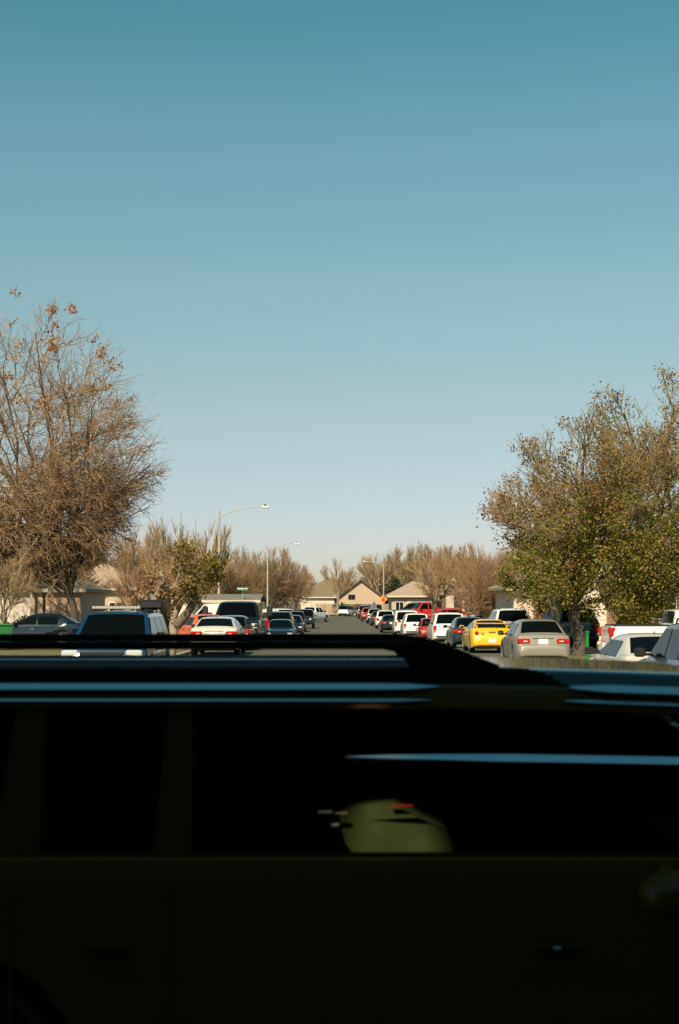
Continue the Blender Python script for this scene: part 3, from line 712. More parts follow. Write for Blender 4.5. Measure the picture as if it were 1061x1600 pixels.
# driveways and lawns on the right
car('parked_pickup', 'pickup', PT['white'], X(941, 41.5) + 2.65, 41.5, 0, 'white pickup side-on in the driveway behind the pearl sedan', cat='pickup', group='cars in the right driveways', H=1.84, z=0.152, scale=0.93)
car('parked_suv', 'suv', PT['pearl'], X(806, 65), 68.2, AW, 'pearl white crossover on the driveway behind the silver sedan', group='cars in the right driveways', z=gz(68) + 0.152)
car('parked_suv', 'suv', PT['black'], X(893, 60), 62, 97, 'black SUV in deep shade behind the thick tree trunk', group='cars in the right driveways', z=gz(62) + 0.132)
car('parked_sedan', 'sedan', PT['black'], X(782, 84), 86, AW, 'black sedan with bright tail light below the bare bushy tree', group='cars in the right driveways', z=gz(86) + 0.132)
car('parked_hatchback', 'hatch', PT['white'], X(740, 96), 98, 110, 'small white hatchback left of the bare bushy tree on the right', group='cars in the right driveways', z=gz(98) + 0.132)
rp = car('parked_pickup', 'pickup', PT['red'], X(667, 136), 136, 196, 'bright red pickup on the driveway before the white garage', cat='pickup', group='cars in the right driveways', z=gz(136) + 0.61)
car('parked_coupe', 'coupe', PT['red'], X(692, 118), 118, 186, 'red low coupe on the lawn right of the young tree', group='cars in the right driveways', z=gz(118) + 0.61)
car('parked_sedan', 'sedan', PT['red'], X(634, 128), 130, 200, 'red car with black roof behind the white panel van', group='cars in the right driveways', two_tone=PT['black'], z=gz(128) + 0.12)
car('parked_suv', 'bigsuv', PT['teal'], X(648, 146), 147, 165, 'grey green SUV parked left of the red pickup', group='cars in the right driveways', z=gz(146) + 0.61)
car('parked_sedan', 'sedan', PT['black'], X(606, 160), 160, 160, 'black car right below the yellow warning sign', group='cars in the right driveways')
# left-hand kerb, near to far
bl = car('parked_suv', 'bigsuv', PT['blue'], X(172, 33), 34.4, TO, 'blue off-road SUV facing the camera with a light bar on its roof', group=GL, H=1.84, rims='rimdark')
car('parked_sedan', 'sedan', PT['pearl'], X(335, 54), 56.2, AW, 'pearl silver sedan on the left showing red tail lights', group=GL, H=1.40, scale=1.06)
park('parked_hatchback', 'hatch', 'slate', 389, 60.5, AW, 'dark hatchback hidden behind the pearl silver sedan', 'R', group=GL)
bp_ = car('parked_pickup', 'pickup', PT['black'], X(367, 68), 71, TO, 'tall black pickup facing the camera with big tow mirrors', cat='pickup', group=GL, scale=1.2, rims='rimdark')
park('parked_sedan', 'sedan', 'black', 458, 84, TO, 'black sedan facing the camera before the dark SUV on the left', 'R', group=GL)
park('parked_suv', 'bigsuv', 'teal', 456, 94, TO, 'dark teal SUV facing the camera right behind the black sedan', 'R', group=GL)
park('parked_hatchback', 'hatch', 'navy', 472, 106, TO, 'navy hatchback sticking out beyond the teal SUV on the left', 'R', group=GL)
park('parked_suv', 'suv', 'black', 476, 118, TO, 'black SUV in the left row between navy hatchback and jeep', 'R', group=GL)
park('parked_jeep', 'jeep', 'black', 490, 134, TO, 'black jeep with round headlights in the left row', 'R', group=GL)
car('parked_pickup', 'pickup', PT['white'], X(488, 172), 174, 62, 'white pickup showing its bed at the far left kerb', cat='pickup', group=GL)
car('parked_van', 'van', PT['white'], X(437, 122), 124, -60, 'white van peeking over the teal SUV on the left', cat='van', group='cars in the left driveways')
car('parked_suv', 'suv', PT['black'], X(452, 150), 150, -75, 'black SUV behind the white van at the far left', group='cars in the left driveways')
# driveways and lawns on the left
car('parked_sedan', 'sedan', PT['navy'], X(56, 63.5), 63.5, 180, 'navy sedan side-on in the driveway at the left edge', group='cars in the left driveways', z=gz(63.5) + 0.152)
car('parked_hatchback', 'hatch', PT['white'], X(140, 73), 73, 180, 'white hatchback roof just showing behind the navy sedan', group='cars in the left driveways', z=gz(73) + 0.1)
car('parked_sedan', 'sedan', PT['orange'], X(303, 62.5), 66, 112, 'orange car half hidden behind the pearl silver sedan', group='cars in the left driveways', z=gz(66) + 0.13)
car('parked_van', 'van', PT['white'], X(338, 88), 88.5, 180, 'long white van side-on behind the black pickup', cat='van', group='cars in the left driveways', H=2.3, z=gz(88) + 0.14)
# extras on single cars
def on_car(root, mb, name, mat, smooth=None): return mb.build(name, mat, root, smooth)
hl = SPEC['coupe']['L'] / 2
wing = MB().rbox((-hl + 0.10, -0.72, 1.185), (-hl + 0.40, 0.72, 1.225), 0.015)
wing_o = on_car(yc, wing, 'rear_wing', PT['yellow'])
for s_ in (-0.6, 0.6): MB().rbox((-hl + 0.18, s_ - 0.03, 0.99), (-hl + 0.34, s_ + 0.03, 1.19), 0.012).build('wing_strut', PT['yellow'], wing_o)
on_car(yc, MB().rbox((-hl + 0.055, -0.14, 0.84), (-hl + 0.085, 0.14, 0.88), 0.008), 'boot_badge', M['chrome'])
# light bar above the blue SUV's windscreen
hl = SPEC['bigsuv']['L'] / 2
lb = on_car(bl, MB().rbox((0.40, -0.60, 1.885), (0.50, 0.60, 1.965), 0.012), 'light_bar', M['trim'])
lens = pmat('light_bar_lens', (0.75, 0.72, 0.66), 0.15, 0.4, 0.5)
for i in range(14):
    yy = -0.57 + i * 0.0825
    MB().rbox((0.502, yy, 1.892), (0.522, yy + 0.075, 1.958), 0.008).build('lamp_cell', lens, lb)
for s_ in (-0.5, 0.5): MB().box((0.43, s_ - 0.02, 1.80), (0.47, s_ + 0.02, 1.884)).build('bracket', M['trim'], lb)
for s_ in (-0.45, 0.45): on_car(bl, MB().rbox((hl - 0.14, s_ - 0.12 - 0.2*(s_ > 0), 0.80), (hl + 0.02, s_ + 0.12 + 0.2*(s_ < 0), 0.84), 0.01), 'grille_bar', PT['blue'])
on_car(bl, MB().tube([(hl - 1.0, 0.85, 1.1), (hl - 1.02, 0.86, 1.95)], 0.009, 5), 'aerial', M['trim'])
cb = MB().rbox((-0.5, -0.3, 0), (0.5, 0.3, 0.24), 0.05).build('roof_cargo_box', M['trim'], None, 40)
cb.location = (X(240, 36.2), 36.2, 1.872); cb.rotation_euler = (0, 0, R(90))
tag(cb, 'black cargo box on the rear roof of the blue off-road SUV', 'cargo box')
# tow mirrors on the black pickup
hl = SPEC['pickup']['L'] / 2
for s_ in (-1, 1):
    tm_ = MB().rbox((1.0, min(s_*1.2, s_*1.44), 1.28), (1.12, max(s_*1.2, s_*1.44), 1.70), 0.04)
    tm_.tube([(1.06, s_*0.95, 1.34), (1.06, s_*1.25, 1.36)], 0.03, 6)
    on_car(bp_, tm_, 'tow_mirror', M['trim'])

# ------------------------------------------------------------------ houses
h1 = house('house', X(-60, 84), X(49, 84), 84, 9, gz(84) + 0.1, 3.25, 4.3, 'white sided house at the left edge with tree shadows on its wall', 'white_wall', 'roof_gray', 'hip', fascia='fasciadark')
window(h1, -1.6, 1.9, 1.2, 1.3, 0); 
h1b = house('house', X(82, 80), X(132, 80), 79, 8, gz(80) + 0.1, 3.0, 3.6, 'pink brick house front behind the crooked trunk at left', 'brick_pink', 'roof_tan', 'hip', 'x', 0.3)
pch = MB()
for xx in (X(52, 81), X(64, 81), X(76, 81)): pch.rbox((xx - 0.14, 80.8, gz(81)), (xx + 0.14, 81.1, gz(81) + 3.0), 0.03)
pch_o = pch.build('porch', M['stone']); tag(pch_o, 'stone porch posts between the white house and the pink brick front', 'porch')
MB().box((X(49.8, 81), 80.5, gz(81) + 3.0), (X(80, 81), 83.9, gz(81) + 3.25)).build('porch_roof', M['roof_brown'], pch_o)
h2 = house('house', X(88, 104), X(206, 104), 104, 9, gz(104) + 0.15, 3.35, 5.3, 'tan roofed house seen through bare branches on the left', 'tan_wall', 'roof_pink', 'hip', hipf=0.8)
for xx in (-1.8, -0.3, 1.6): window(h2, xx, 1.75, 0.9, 1.1, 0)
MB().box((-2.6, -0.12, 0.0), (2.4, -0.02, 0.7)).build('wainscot', M['white_wall'], h2)
h3 = house('house', X(276, 98), X(303, 98), 97, 10, gz(98) + 0.15, 2.5, 3.0, 'white gable end left of the long white van', 'white_wall', 'roof_gray', 'gable', 'y', 0.25)
h3b = house('house', X(306, 102), X(402, 102), 101, 8, gz(101) + 0.15, 2.4, 2.8, 'low grey roofed house behind the long white van', 'cream_wall', 'roof_gray', 'gable', 'x', 0.3)
window(h3b, 1.0, 1.5, 1.2, 1.1, 0)
h4 = house('house', X(470, 252), X(560, 252), 252, 12, gz(240) + 0.1, 3.3, 6.7, 'brown roofed house at the end of the road, left of the tan gable', 'cream_wall', 'roof_brown', 'hip', 'x', 0.6, hipf=0.9)
garage(h4, -1.5, 4.6, 2.3, 0)
ch = MB().rbox((-4.4, 3.2, 4.2), (-3.5, 4.2, 7.3), 0.05).build('chimney', M['brick_pink'], h4)
MB().box((-4.5, 3.1, 7.302), (-3.4, 4.3, 7.45)).build('chimney_cap', M['concrete'], ch)
h4b = house('house', X(478, 247), X(521, 247), 244, 6, gz(240) + 0.1, 3.0, 4.3, 'low garage wing with white fascia at the road end', 'white_wall', 'roof_brown', 'hip', 'x', 0.5, hipf=0.7)
garage(h4b, 0, 3.4, 2.2, 0, 'cream_wall')
h5 = house('house', X(526, 246), X(601, 246), 246, 14, gz(240) + 0.1, 2.85, 6.0, 'tan gable house facing down the road at its far end', 'tan_wall', 'roof_brown', 'gable', 'y', 0.5, fascia='fasciadark')
window(h5, -1.55, 3.05, 1.1, 0.75, 0, 'fasciadark')
h6 = house('house', X(612, 152), X(692, 152), 152, 10, gz(152) + 0.5, 2.65, 4.35, 'hip roofed house with a white garage on the right', 'tan_wall', 'roof_pink', 'hip', 'x', 0.5)
garage(h6, 0.3, 2.6, 2.2, 0)
window(h6, -1.9, 1.5, 0.8, 1.0, 0)
h6b = house('house', X(690, 147), X(726, 147), 147, 8, gz(147) + 0.5, 2.75, 4.4, 'grey gabled porch with a pale stone pier right of the young tree', 'fasciadark', 'roof_gray', 'gable', 'y', 0.4)
MB().rbox((X(704, 147) - X(708, 147) - 0.5, -0.35, -0.3), (X(704, 147) - X(708, 147) + 0.45, -0.02, 2.7), 0.03).build('stone_pier', M['stone'], h6b)
h7 = house('house', X(722, 124), X(800, 124), 124, 9, gz(124) + 0.6, 2.9, 4.4, 'brick house behind the bare bushy tree on the right', 'brick_red', 'roof_gray', 'hip')
window(h7, 0.2, 1.6, 1.2, 1.2, 0); window(h7, -1.6, 1.6, 0.8, 1.2, 0)
h8 = house('house', X(803, 84), X(890, 84), 84, 10, gz(84) + 0.3, 3.0, 4.2, 'pale stone house behind the leafy tree on the right', 'cream_wall', 'roof_tan', 'hip')
MB().box((-0.5, -0.08, 0), (0.45, -0.01, 2.1)).build('door', M['door'], h8)
window(h8, 1.1, 1.5, 0.9, 1.2, 0)
h9 = house('house', X(908, 72), X(975, 72), 72, 9, gz(72) + 0.3, 2.9, 4.6, 'white garage house glimpsed through foliage on the right', 'white_wall', 'roof_tan', 'gable', 'y')
garage(h9, 0, 1.9, 2.1, 0)
h10 = house('house', X(985, 66), X(1150, 66), 66, 10, gz(66) + 0.3, 2.9, 4.6, 'orange brick house at the right edge behind leafy branches', 'brick_red', 'roof_tan', 'hip')
window(h10, -0.9, 1.7, 1.1, 1.2, 0)
# wooden fence at the end of the road: boards too small to tell apart, one part for each bay
fx0, fx1, fy = X(494, 241), X(620, 241), 241.2
fn = empty('wooden_fence', ((fx0+fx1)/2, fy, gz(241)), 0, 'weathered wooden board fence across the end of the road', 'fence')
nb = 9; bw = (fx1 - fx0) / nb
for i in range(nb):
    mb = MB(); a = fx0 - (fx0+fx1)/2 + i * bw
    for k in range(10):
        q = a + 0.03 + k * (bw - 0.06) / 10; hh = 1.95 + random.uniform(-0.03, 0.04)
        mb.box((q, -0.02 + random.uniform(-.008, .008), 0.03), (q + (bw - 0.06)/10 - 0.012, 0.0, hh))
    o = mb.build('board_panel', M['wood'], fn); o['kind'] = 'stuff'
    MB().box((a - 0.05, 0.01, 0), (a + 0.05, 0.11, 2.0)).build('post', M['wood'], fn)

# ------------------------------------------------------------------ street lamps and signs
M['galv'] = pmat('galvanised_steel', (0.52, 0.47, 0.4), 0.5, 0.4)
M['lamphead'] = pmat('lamp_head', (0.78, 0.72, 0.66), 0.45)
def street_lamp(px, D, ytop, px_head, y_head, label):
    b = Vector((X(px, D), D, gz(D) + 0.1)); zt = Z(ytop, D) - b.z; xh = X(px_head, D) - b.x; zh = Z(y_head, D) - b.z; s = 1 if xh > 0 else -1
    root = empty('street_lamp', b, 0, label, 'street lamp', 'street lamps')
    MB().tube([(0, 0, 0), (0, 0, 0.25), (0, 0, 0.3), (0, 0, zt * 0.6), (0, 0, zt)], [0.16, 0.16, 0.11, 0.09, 0.07], 10).build('pole', M['galv'], root, 40)
    z0 = zt - 0.45; pts = []
    for i in range(13):
        t = i / 12; pts.append((xh * 0.86 * t, 0, z0 + (zh - z0) * (1 - (1 - t) ** 2.1)))
    MB().tube(pts, [0.045 - 0.012 * i / 12 for i in range(13)], 7).build('arm', M['galv'], root, 40)
    hd = MB().rbox((min(xh*0.84, xh), -0.14, zh - 0.10), (max(xh*0.84, xh), 0.14, zh + 0.06), 0.045).build('lamp_head', M['lamphead'], root, 40)
    MB().lathe([(0.06, 0), (0.06, 0.12), (0.03, 0.15)], 10, 'Z', (xh*0.91, 0, zh + 0.06)).build('photocell', M['trim'], hd)
    MB().rbox((min(xh*0.86, xh*0.97), -0.1, zh - 0.13), (max(xh*0.86, xh*0.97), 0.1, zh - 0.102), 0.012).build('lens', M['head'], hd)
    return root
street_lamp(342, 106, 798, 421, 792, 'tall street lamp on the left reaching highest against the sky')
street_lamp(418, 168, 855, 468, 849, 'second street lamp on the left with a thin pale pole')
sl3 = street_lamp(599.5, 214, 879, 567, 877, 'street lamp on the right with its arm pointing left')
# street name sign
D = 101.0; b = Vector((X(379, D), D, gz(D) + 0.1)); sg = empty('street_sign', b, 0, 'green street name sign above the black pickup', 'street sign')
zt = Z(917.5, D) - b.z
MB().tube([(0, 0, 0), (0, 0, zt)], 0.03, 8).build('post', M['galv'], sg, 40)
gpl = pmat('sign_green', (0.02, 0.22, 0.08), 0.4); wht = pmat('sign_white', (0.75, 0.75, 0.72), 0.5)
p1 = MB().rbox((-0.41, -0.02, zt - 0.23), (0.41, -0.004, zt), 0.006).build('name_plate', gpl, sg)
MB().box((-0.36, -0.026, zt - 0.135), (0.05, -0.021, zt - 0.07)).build('lettering', wht, p1)
MB().box((0.12, -0.026, zt - 0.135), (0.34, -0.021, zt - 0.07)).build('lettering', wht, p1)
MB().rbox((-0.01, -0.3, zt - 0.46), (0.01, 0.3, zt - 0.26), 0.004).build('cross_plate', gpl, sg)
# warning sign
D = 205.0; b = Vector((X(599, D), D, gz(D) + 0.1)); ws = empty('warning_sign', b, 0, 'yellow diamond warning sign with a red octagon at the far right', 'warning sign')
zc = Z(936, D) - b.z; hs = 0.62
MB().tube([(0, 0.03, 0), (0, 0.03, zc + 0.5)], 0.035, 8).build('post', M['galv'], ws, 40)
dp = MB().prism([(0, 0, zc - hs), (hs, 0, zc), (0, 0, zc + hs), (-hs, 0, zc)], (0, -0.01, 0)).build('diamond_plate', pmat('sign_yellow', (0.85, 0.32, 0.02), 0.4), ws)
oc = [(0.25 * math.cos(R(22.5 + 45*k)), -0.014, zc - 0.12 + 0.25 * math.sin(R(22.5 + 45*k))) for k in range(8)]
MB().prism(oc, (0, -0.006, 0)).build('octagon', pmat('sign_red', (0.6, 0.02, 0.02), 0.4), dp)
MB().prism([(-0.09, -0.014, zc + 0.2), (0.09, -0.014, zc + 0.2), (0, -0.014, zc + 0.38)], (0, -0.006, 0)).build('arrow', M['trim'], dp)

# ------------------------------------------------------------------ bins, post
M['bin'] = pmat('bin_green', (0.03, 0.17, 0.05), 0.45)
def bin_(px, D, label):
    root = empty('wheelie_bin', (X(px, D), D, gz(D) + 0.14), R(20), label, 'bin')
    mb = MB(); pts = []
    for z, w in ((0.06, 0.24), (0.95, 0.31)): pts += [(-w, -w, z), (w, -w, z), (w, w, z), (-w, w, z)]
    mb.poly(pts, [(3,2,1,0),(4,5,6,7),(0,1,5,4),(1,2,6,5),(2,3,7,6),(3,0,4,7)]); mb.build('bin_body', M['bin'], root)
    for k in range(3): MB().box((-0.2 + k*0.2 - 0.012, -0.305, 0.2), (-0.2 + k*0.2 + 0.012, -0.25, 0.86)).build('rib', M['bin'], root)
    MB().rbox((-0.34, -0.36, 0.955), (0.34, 0.34, 1.04), 0.03).build('lid', M['bin'], root)
    MB().tube([(-0.25, 0.37, 0.98), (0.25, 0.37, 0.98)], 0.02, 6).build('handle', M['trim'], root)
    for s_ in (-1, 1): MB().lathe([(0.1, 0), (0.1, 0.05)], 12, 'X', (s_*0.27, 0.24, 0.1)).build('wheel', M['tyre'], root)
bin_(6, 57.5, 'green wheelie bin low at the left edge by the navy sedan')
D = 37.0; gp = empty('marker_post', (X(917, D), D, 0.13), 0, 'narrow green post right of the thick tree trunk', 'post')
zt = Z(986, D) - 0.13
MB().rbox((-0.04, -0.03, 0), (0.04, 0.03, zt - 0.06), 0.01).build('post_shaft', pmat('post_green', (0.02, 0.2, 0.03), 0.4), gp)
MB().rbox((-0.055, -0.045, zt - 0.058), (0.055, 0.045, zt), 0.015).build('post_cap', pmat('post_green', (0.02, 0.2, 0.03), 0.4), gp)

# ------------------------------------------------------------------ the person in the street
def skin_obj(name, verts, edges, radii, mat, parent, root_i=0, sub=2):
    me = bpy.data.meshes.new(name); me.from_pydata(verts, edges, []); o = link(name, me, mat, parent)
    md = o.modifiers.new('Skin', 'SKIN'); md.use_smooth_shade = True
    for i, r in enumerate(radii):
        sv = me.skin_vertices[0].data[i]; sv.radius = (r, r) if not hasattr(r, '__len__') else r; sv.use_root = (i == root_i)
    s = o.modifiers.new('Subdivision', 'SUBSURF'); s.levels = 1; s.render_levels = sub
    return o
D = 80.0
pr = empty('person', (X(413.5, D), D, gz(D)), R(200), 'person in a red jacket and pale cap beside the black pickup', 'person')
SKIN = pmat('skin', (0.42, 0.24, 0.16), 0.6); RED = pmat('jacket_red', (0.5, 0.02, 0.025), 0.8); DEN = pmat('trousers_dark', (0.03, 0.035, 0.05), 0.85)
bv = [(0,0,.95),(0,0,1.1),(0,0,1.3),(0,-.01,1.42),(0,0,1.5),(0,.01,1.56),(0,.02,1.64),(0,.02,1.71),
      (.17,0,1.42),(.23,0,1.2),(.25,.04,.98),(.25,.06,.9),(-.17,0,1.42),(-.23,0,1.2),(-.25,.04,.98),(-.25,.06,.9),
      (.1,0,.88),(.11,.01,.48),(.11,-.02,.08),(.12,.12,.04),(-.1,0,.88),(-.11,.03,.48),(-.11,-.01,.08),(-.12,.13,.04)]
be = [(0,1),(1,2),(2,3),(3,4),(4,5),(5,6),(6,7),(3,8),(8,9),(9,10),(10,11),(3,12),(12,13),(13,14),(14,15),(0,16),(16,17),(17,18),(18,19),(0,20),(20,21),(21,22),(22,23)]
br_ = [.13,.13,.15,.12,.055,.075,.095,.075,.065,.048,.032,.035,.065,.048,.032,.035,.085,.06,.045,.045,.085,.06,.045,.045]
for sx, wi in ((1, 11), (-1, 15)):      # four fingers and a thumb on each hand
    w = Vector(bv[wi])
    for k in range(5):
        q = len(bv); off = (-0.024 + 0.016*k) if k < 4 else 0.0
        if k < 4: a, b2 = w + Vector((0.0, off, -0.055)), w + Vector((-0.012*sx, off, -0.055 - 0.045 + 0.006*abs(k-1)))
        else: a, b2 = w + Vector((-0.01*sx, 0.036, -0.02)), w + Vector((-0.015*sx, 0.045, -0.055))
        bv += [tuple(a), tuple(b2)]; br_ += [.009, .008]; be += [(wi, q), (q, q + 1)]
skin_obj('body', bv, be, br_, SKIN, pr)
skin_obj('jacket', [(0,0,.9),(0,0,1.1),(0,0,1.3),(0,-.01,1.43),(.17,0,1.43),(.23,0,1.2),(.25,.04,.99),(-.17,0,1.43),(-.23,0,1.2),(-.25,.04,.99)],
    [(0,1),(1,2),(2,3),(3,4),(4,5),(5,6),(3,7),(7,8),(8,9)], [.16,.155,.175,.14,.085,.066,.052,.085,.066,.052], RED, pr)
skin_obj('trousers', [(0,0,.96),(.1,0,.86),(.11,.01,.48),(.11,-.02,.1),(-.1,0,.86),(-.11,.03,.48),(-.11,-.01,.1)], [(0,1),(1,2),(2,3),(0,4),(4,5),(5,6)], [.145,.105,.08,.066,.105,.08,.066], DEN, pr)
MB().lathe([(.105,1.67),(.108,1.70),(.09,1.76),(.04,1.79)], 14, 'Z', (0,.02,0)).build('cap', pmat('cap_pale', (0.65, 0.6, 0.52), 0.8), pr, 60)
MB().rbox((-.07,.1,1.665),(.07,.2,1.68),.006).build('cap_peak', pmat('cap_pale', (0.65, 0.6, 0.52), 0.8), pr)
for s_ in (-1, 1): MB().lathe([(.012,0),(.008,.008)], 8, 'Y', (s_*.034,.108,1.635)).build('eye', M['trim'], pr)
MB().prism([(-.014,.108,1.595),(.014,.108,1.595),(0,.108,1.635)], (0,.022,0)).build('nose', SKIN, pr)
MB().box((-.025,.095,1.572),(.025,.108,1.579)).build('mouth', pmat('lips', (0.3, 0.1, 0.08), 0.6), pr)

# ------------------------------------------------------------------ trees
ORANGE = pmat('leaf_orange', (0.4, 0.17, 0.04), 0.7, ramp=[(0, (0.30, 0.10, 0.03)), (0.5, (0.46, 0.2, 0.05)), (1, (0.5, 0.28, 0.07))], trans=0.35)
BROWN = pmat('leaf_brown', (0.25, 0.13, 0.05), 0.8, ramp=[(0, (0.16, 0.08, 0.03)), (0.5, (0.27, 0.14, 0.055)), (1, (0.36, 0.2, 0.08))], trans=0.25)
GREEN = pmat('leaf_green', (0.09, 0.12, 0.02), 0.6, ramp=[(0, (0.085, 0.12, 0.016)), (0.45, (0.20, 0.22, 0.028)), (0.8, (0.35, 0.29, 0.04)), (1, (0.44, 0.29, 0.05))], trans=0.4)
YGREEN = pmat('leaf_yellow_green', (0.2, 0.17, 0.03), 0.6, ramp=[(0, (0.10, 0.11, 0.02)), (0.5, (0.2, 0.165, 0.025)), (1, (0.36, 0.2, 0.04))], trans=0.3)
DGREEN = pmat('leaf_dark_green', (0.03, 0.045, 0.012), 0.6, ramp=[(0, (0.02, 0.032, 0.008)), (1, (0.055, 0.07, 0.018))], trans=0.2)

# big bare tree on the left: trunk behind the navy sedan, crown reaching out of the frame
D = 70.0; bx = X(122, D); bzg = gz(D) + 0.1
def rel(px, py, D, b): p = at(px, py, D); return np.array([p.x - b[0], p.y - b[1], p.z - b[2]])
B = (bx, D, bzg)
cc = rel(-12, 694, D, B); cr = np.array([272, 140, 246]) / F * D
tt = rel(98, 880, D, B)
g = grow(11, (0, 0, 0), cc, cr, tt, 0.24, n=(56, 7, 7, 5, 1), spread=0.95, up=0.06, lens=(0.42, 0.27, 0.16, 0.085), rads=(0.05, 0.023, 0.012, 0.008, 0.006), t1=(0.55, 1.0), shell=(0.5, 0.9), low=-0.8, droop=0.05)
rng = g['rng']
tips = g['lv'][-2][0][:, -1, :]; hi = tips[(tips[:, 2] > cc[2] + 0.18 * cr[2]) & (np.linalg.norm((tips - cc) / cr, axis=1) > 0.84)]
cl = hi[rng.integers(0, len(hi), 75)]; pts = (cl[:, None, :] + rng.normal(size=(75, 24, 3)) * 0.15).reshape(-1, 3)
scat = tips[rng.integers(0, len(tips), 160)]
tree('bare_tree', B, g, 'huge bare tree at the left with orange leaves at its top', 'barkdark', 'twig', leaves=[('leaves', np.concatenate([pts, scat]), 0.105, ORANGE, 0.2)])

# big leafy tree on the right: trunk beside the silver sedan
D = 51.0; B = (X(905, D), D, gz(D) + 0.1)
cc = rel(940, 797, D, B); cr = np.array([172, 150, 178]) / F * D
g = grow(23, (0, 0, 0), cc, cr, rel(893, 872, D, B), 0.25, n=(13, 9, 6, 5, 1), spread=0.8, up=0.25, lens=(0.42, 0.28, 0.17, 0.09), rads=(0.05, 0.024, 0.012, 0.008, 0.006), t1=(0.4, 1.0), low=-0.8, shell=(0.35, 0.95))
rng = g['rng']
def clump(g, rng, n_c, per, mask, sig):
    P = np.concatenate([p[:, -1, :] for p, r in g['lv'][-3:]]); P = P[mask(P)]
    c = P[rng.integers(0, len(P), n_c)]; return (c[:, None] + rng.normal(size=(n_c, per, 3)) * sig).reshape(-1, 3)
zlow = rel(905, 880, D, B)[2]; zmid = rel(905, 790, D, B)[2]; ztop = rel(905, 700, D, B)[2]
xl = rel(800, 880, D, B)[0]
lv = [('leaves', clump(g, rng, 170, 75, lambda p: (p[:, 2] < zmid) & (p[:, 0] > xl), 0.19), 0.066, GREEN, 0.3),
      ('leaves', clump(g, rng, 140, 85, lambda p: (p[:, 2] < zlow + 0.4) & (p[:, 0] > xl), 0.22), 0.066, GREEN, 0.3),
      ('leaves', clump(g, rng, 230, 50, lambda p: (p[:, 2] < ztop) & (p[:, 0] > -1.4), 0.2), 0.064, YGREEN, 0.3),
      ('leaves', clump(g, rng, 300, 30, lambda p: p[:, 2] > zlow - 0.5, 0.13), 0.066, BROWN, 0.2)]
tree('leafy_tree', B, g, 'big half bare tree with green and rusty leaves beside the silver sedan', 'barkdark', 'twigolive', leaves=lv)
# the long bare limb reaching left from it, as part of its own smaller tree behind
D = 56.0; B = (X(868, D), D, gz(D) + 0.1)
cc = rel(838, 800, D, B); cr = np.array([92, 70, 110]) / F * D
g = grow(31, (0, 0, 0), cc, cr, rel(884, 850, D, B), 0.2, n=(7, 7, 6, 5, 0), spread=0.8, up=0.2, lens=(0.5, 0.34, 0.2, 0.1), rads=(0.04, 0.02, 0.011, 0.008), t1=(0.6, 1.0), low=-0.5, shell=(0.6, 1.0))
rng = g['rng']
tree('half_bare_tree', B, g, 'slimmer half bare tree reaching left from behind the big leafy one', 'barkpale', 'twigpale', leaves=[('leaves', clump(g, rng, 60, 12, lambda p: p[:, 2] < cc[2] - 0.2, 0.25), 0.1, GREEN, 0.3), ('leaves', clump(g, rng, 40, 8, lambda p: p[:, 2] > -9, 0.2), 0.1, BROWN, 0.2)])
D = 63.0; B = (X(858, D), D, gz(D) + 0.1)
cc = rel(848, 893, D, B); cr = np.array([66, 60, 62]) / F * D
g = grow(37, (0, 0, 0), cc, cr, rel(856, 930, D, B), 0.13, n=(9, 7, 6, 4, 0), up=0.2, lens=(0.5, 0.34, 0.2, 0.1), rads=(0.03, 0.016, 0.01, 0.007), low=-0.7)
rng = g['rng']
tree('small_leafy_tree', B, g, 'small yellow green tree before the pale stone house', 'barkdark', 'twigolive', leaves=[('leaves', clump(g, rng, 190, 60, lambda p: p[:, 2] > -9, 0.18), 0.07, GREEN, 0.3), ('leaves', clump(g, rng, 70, 40, lambda p: p[:, 2] > -9, 0.18), 0.07, YGREEN, 0.3)])
# a second leafy tree at the right edge
D = 57.0; B = (X(992, D), D, gz(D) + 0.1)
cc = rel(1036, 760, D, B); cr = np.array([112, 120, 212]) / F * D
g = grow(47, (0, 0, 0), cc, cr, rel(1010, 870, D, B), 0.3, n=(11, 8, 6, 5, 1), spread=0.8, up=0.3, lens=(0.45, 0.3, 0.18, 0.1), rads=(0.05, 0.024, 0.012, 0.008, 0.006), t1=(0.4, 1.0), low=-0.8)
rng = g['rng']; zmid = rel(905, 780, D, B)[2]
lv = [('leaves', clump(g, rng, 170, 75, lambda p: p[:, 2] < zmid, 0.2), 0.07, GREEN, 0.3), ('leaves', clump(g, rng, 170, 30, lambda p: p[:, 2] > zmid - 2, 0.18), 0.07, BROWN, 0.2),
      ('leaves', clump(g, rng, 110, 30, lambda p: p[:, 2] > zmid, 0.2), 0.07, GREEN, 0.3)]
tree('leafy_tree', B, g, 'leafy tree cut off by the right edge before the brick house', 'barkdark', 'twigolive', leaves=lv)
# left: stubby tree with yellow-green leaves and a sawn limb
D = 47.0; B = (X(268, D), D, gz(D) + 0.1)
cc = rel(285, 895, D, B); cr = np.array([66, 60, 42]) / F * D
g = grow(53, (0, 0, 0), cc, cr, rel(268, 935, D, B), 0.3, n=(3, 6, 6, 4, 0), spread=0.85, up=0.1, lens=(0.5, 0.32, 0.2, 0.1), rads=(0.05, 0.022, 0.012, 0.008), stems=3, t1=(0.7, 1.0), low=-0.3)
rng = g['rng']; xr_ = rel(312, 900, D, B)[0]
tr = tree('stubby_tree', B, g, 'stubby pale tree with yellow green leaves and a sawn limb, left of the pearl sedan', 'barkpale', 'twig', leaves=[('leaves', clump(g, rng, 80, 45, lambda p: p[:, 0] > xr_ - 0.75, 0.17), 0.07, YGREEN, 0.3), ('leaves', clump(g, rng, 40, 12, lambda p: p[:, 0] < 1, 0.2), 0.09, BROWN, 0.2)])
a, b_ = rel(275, 978, D, B), rel(308, 929, D, B)
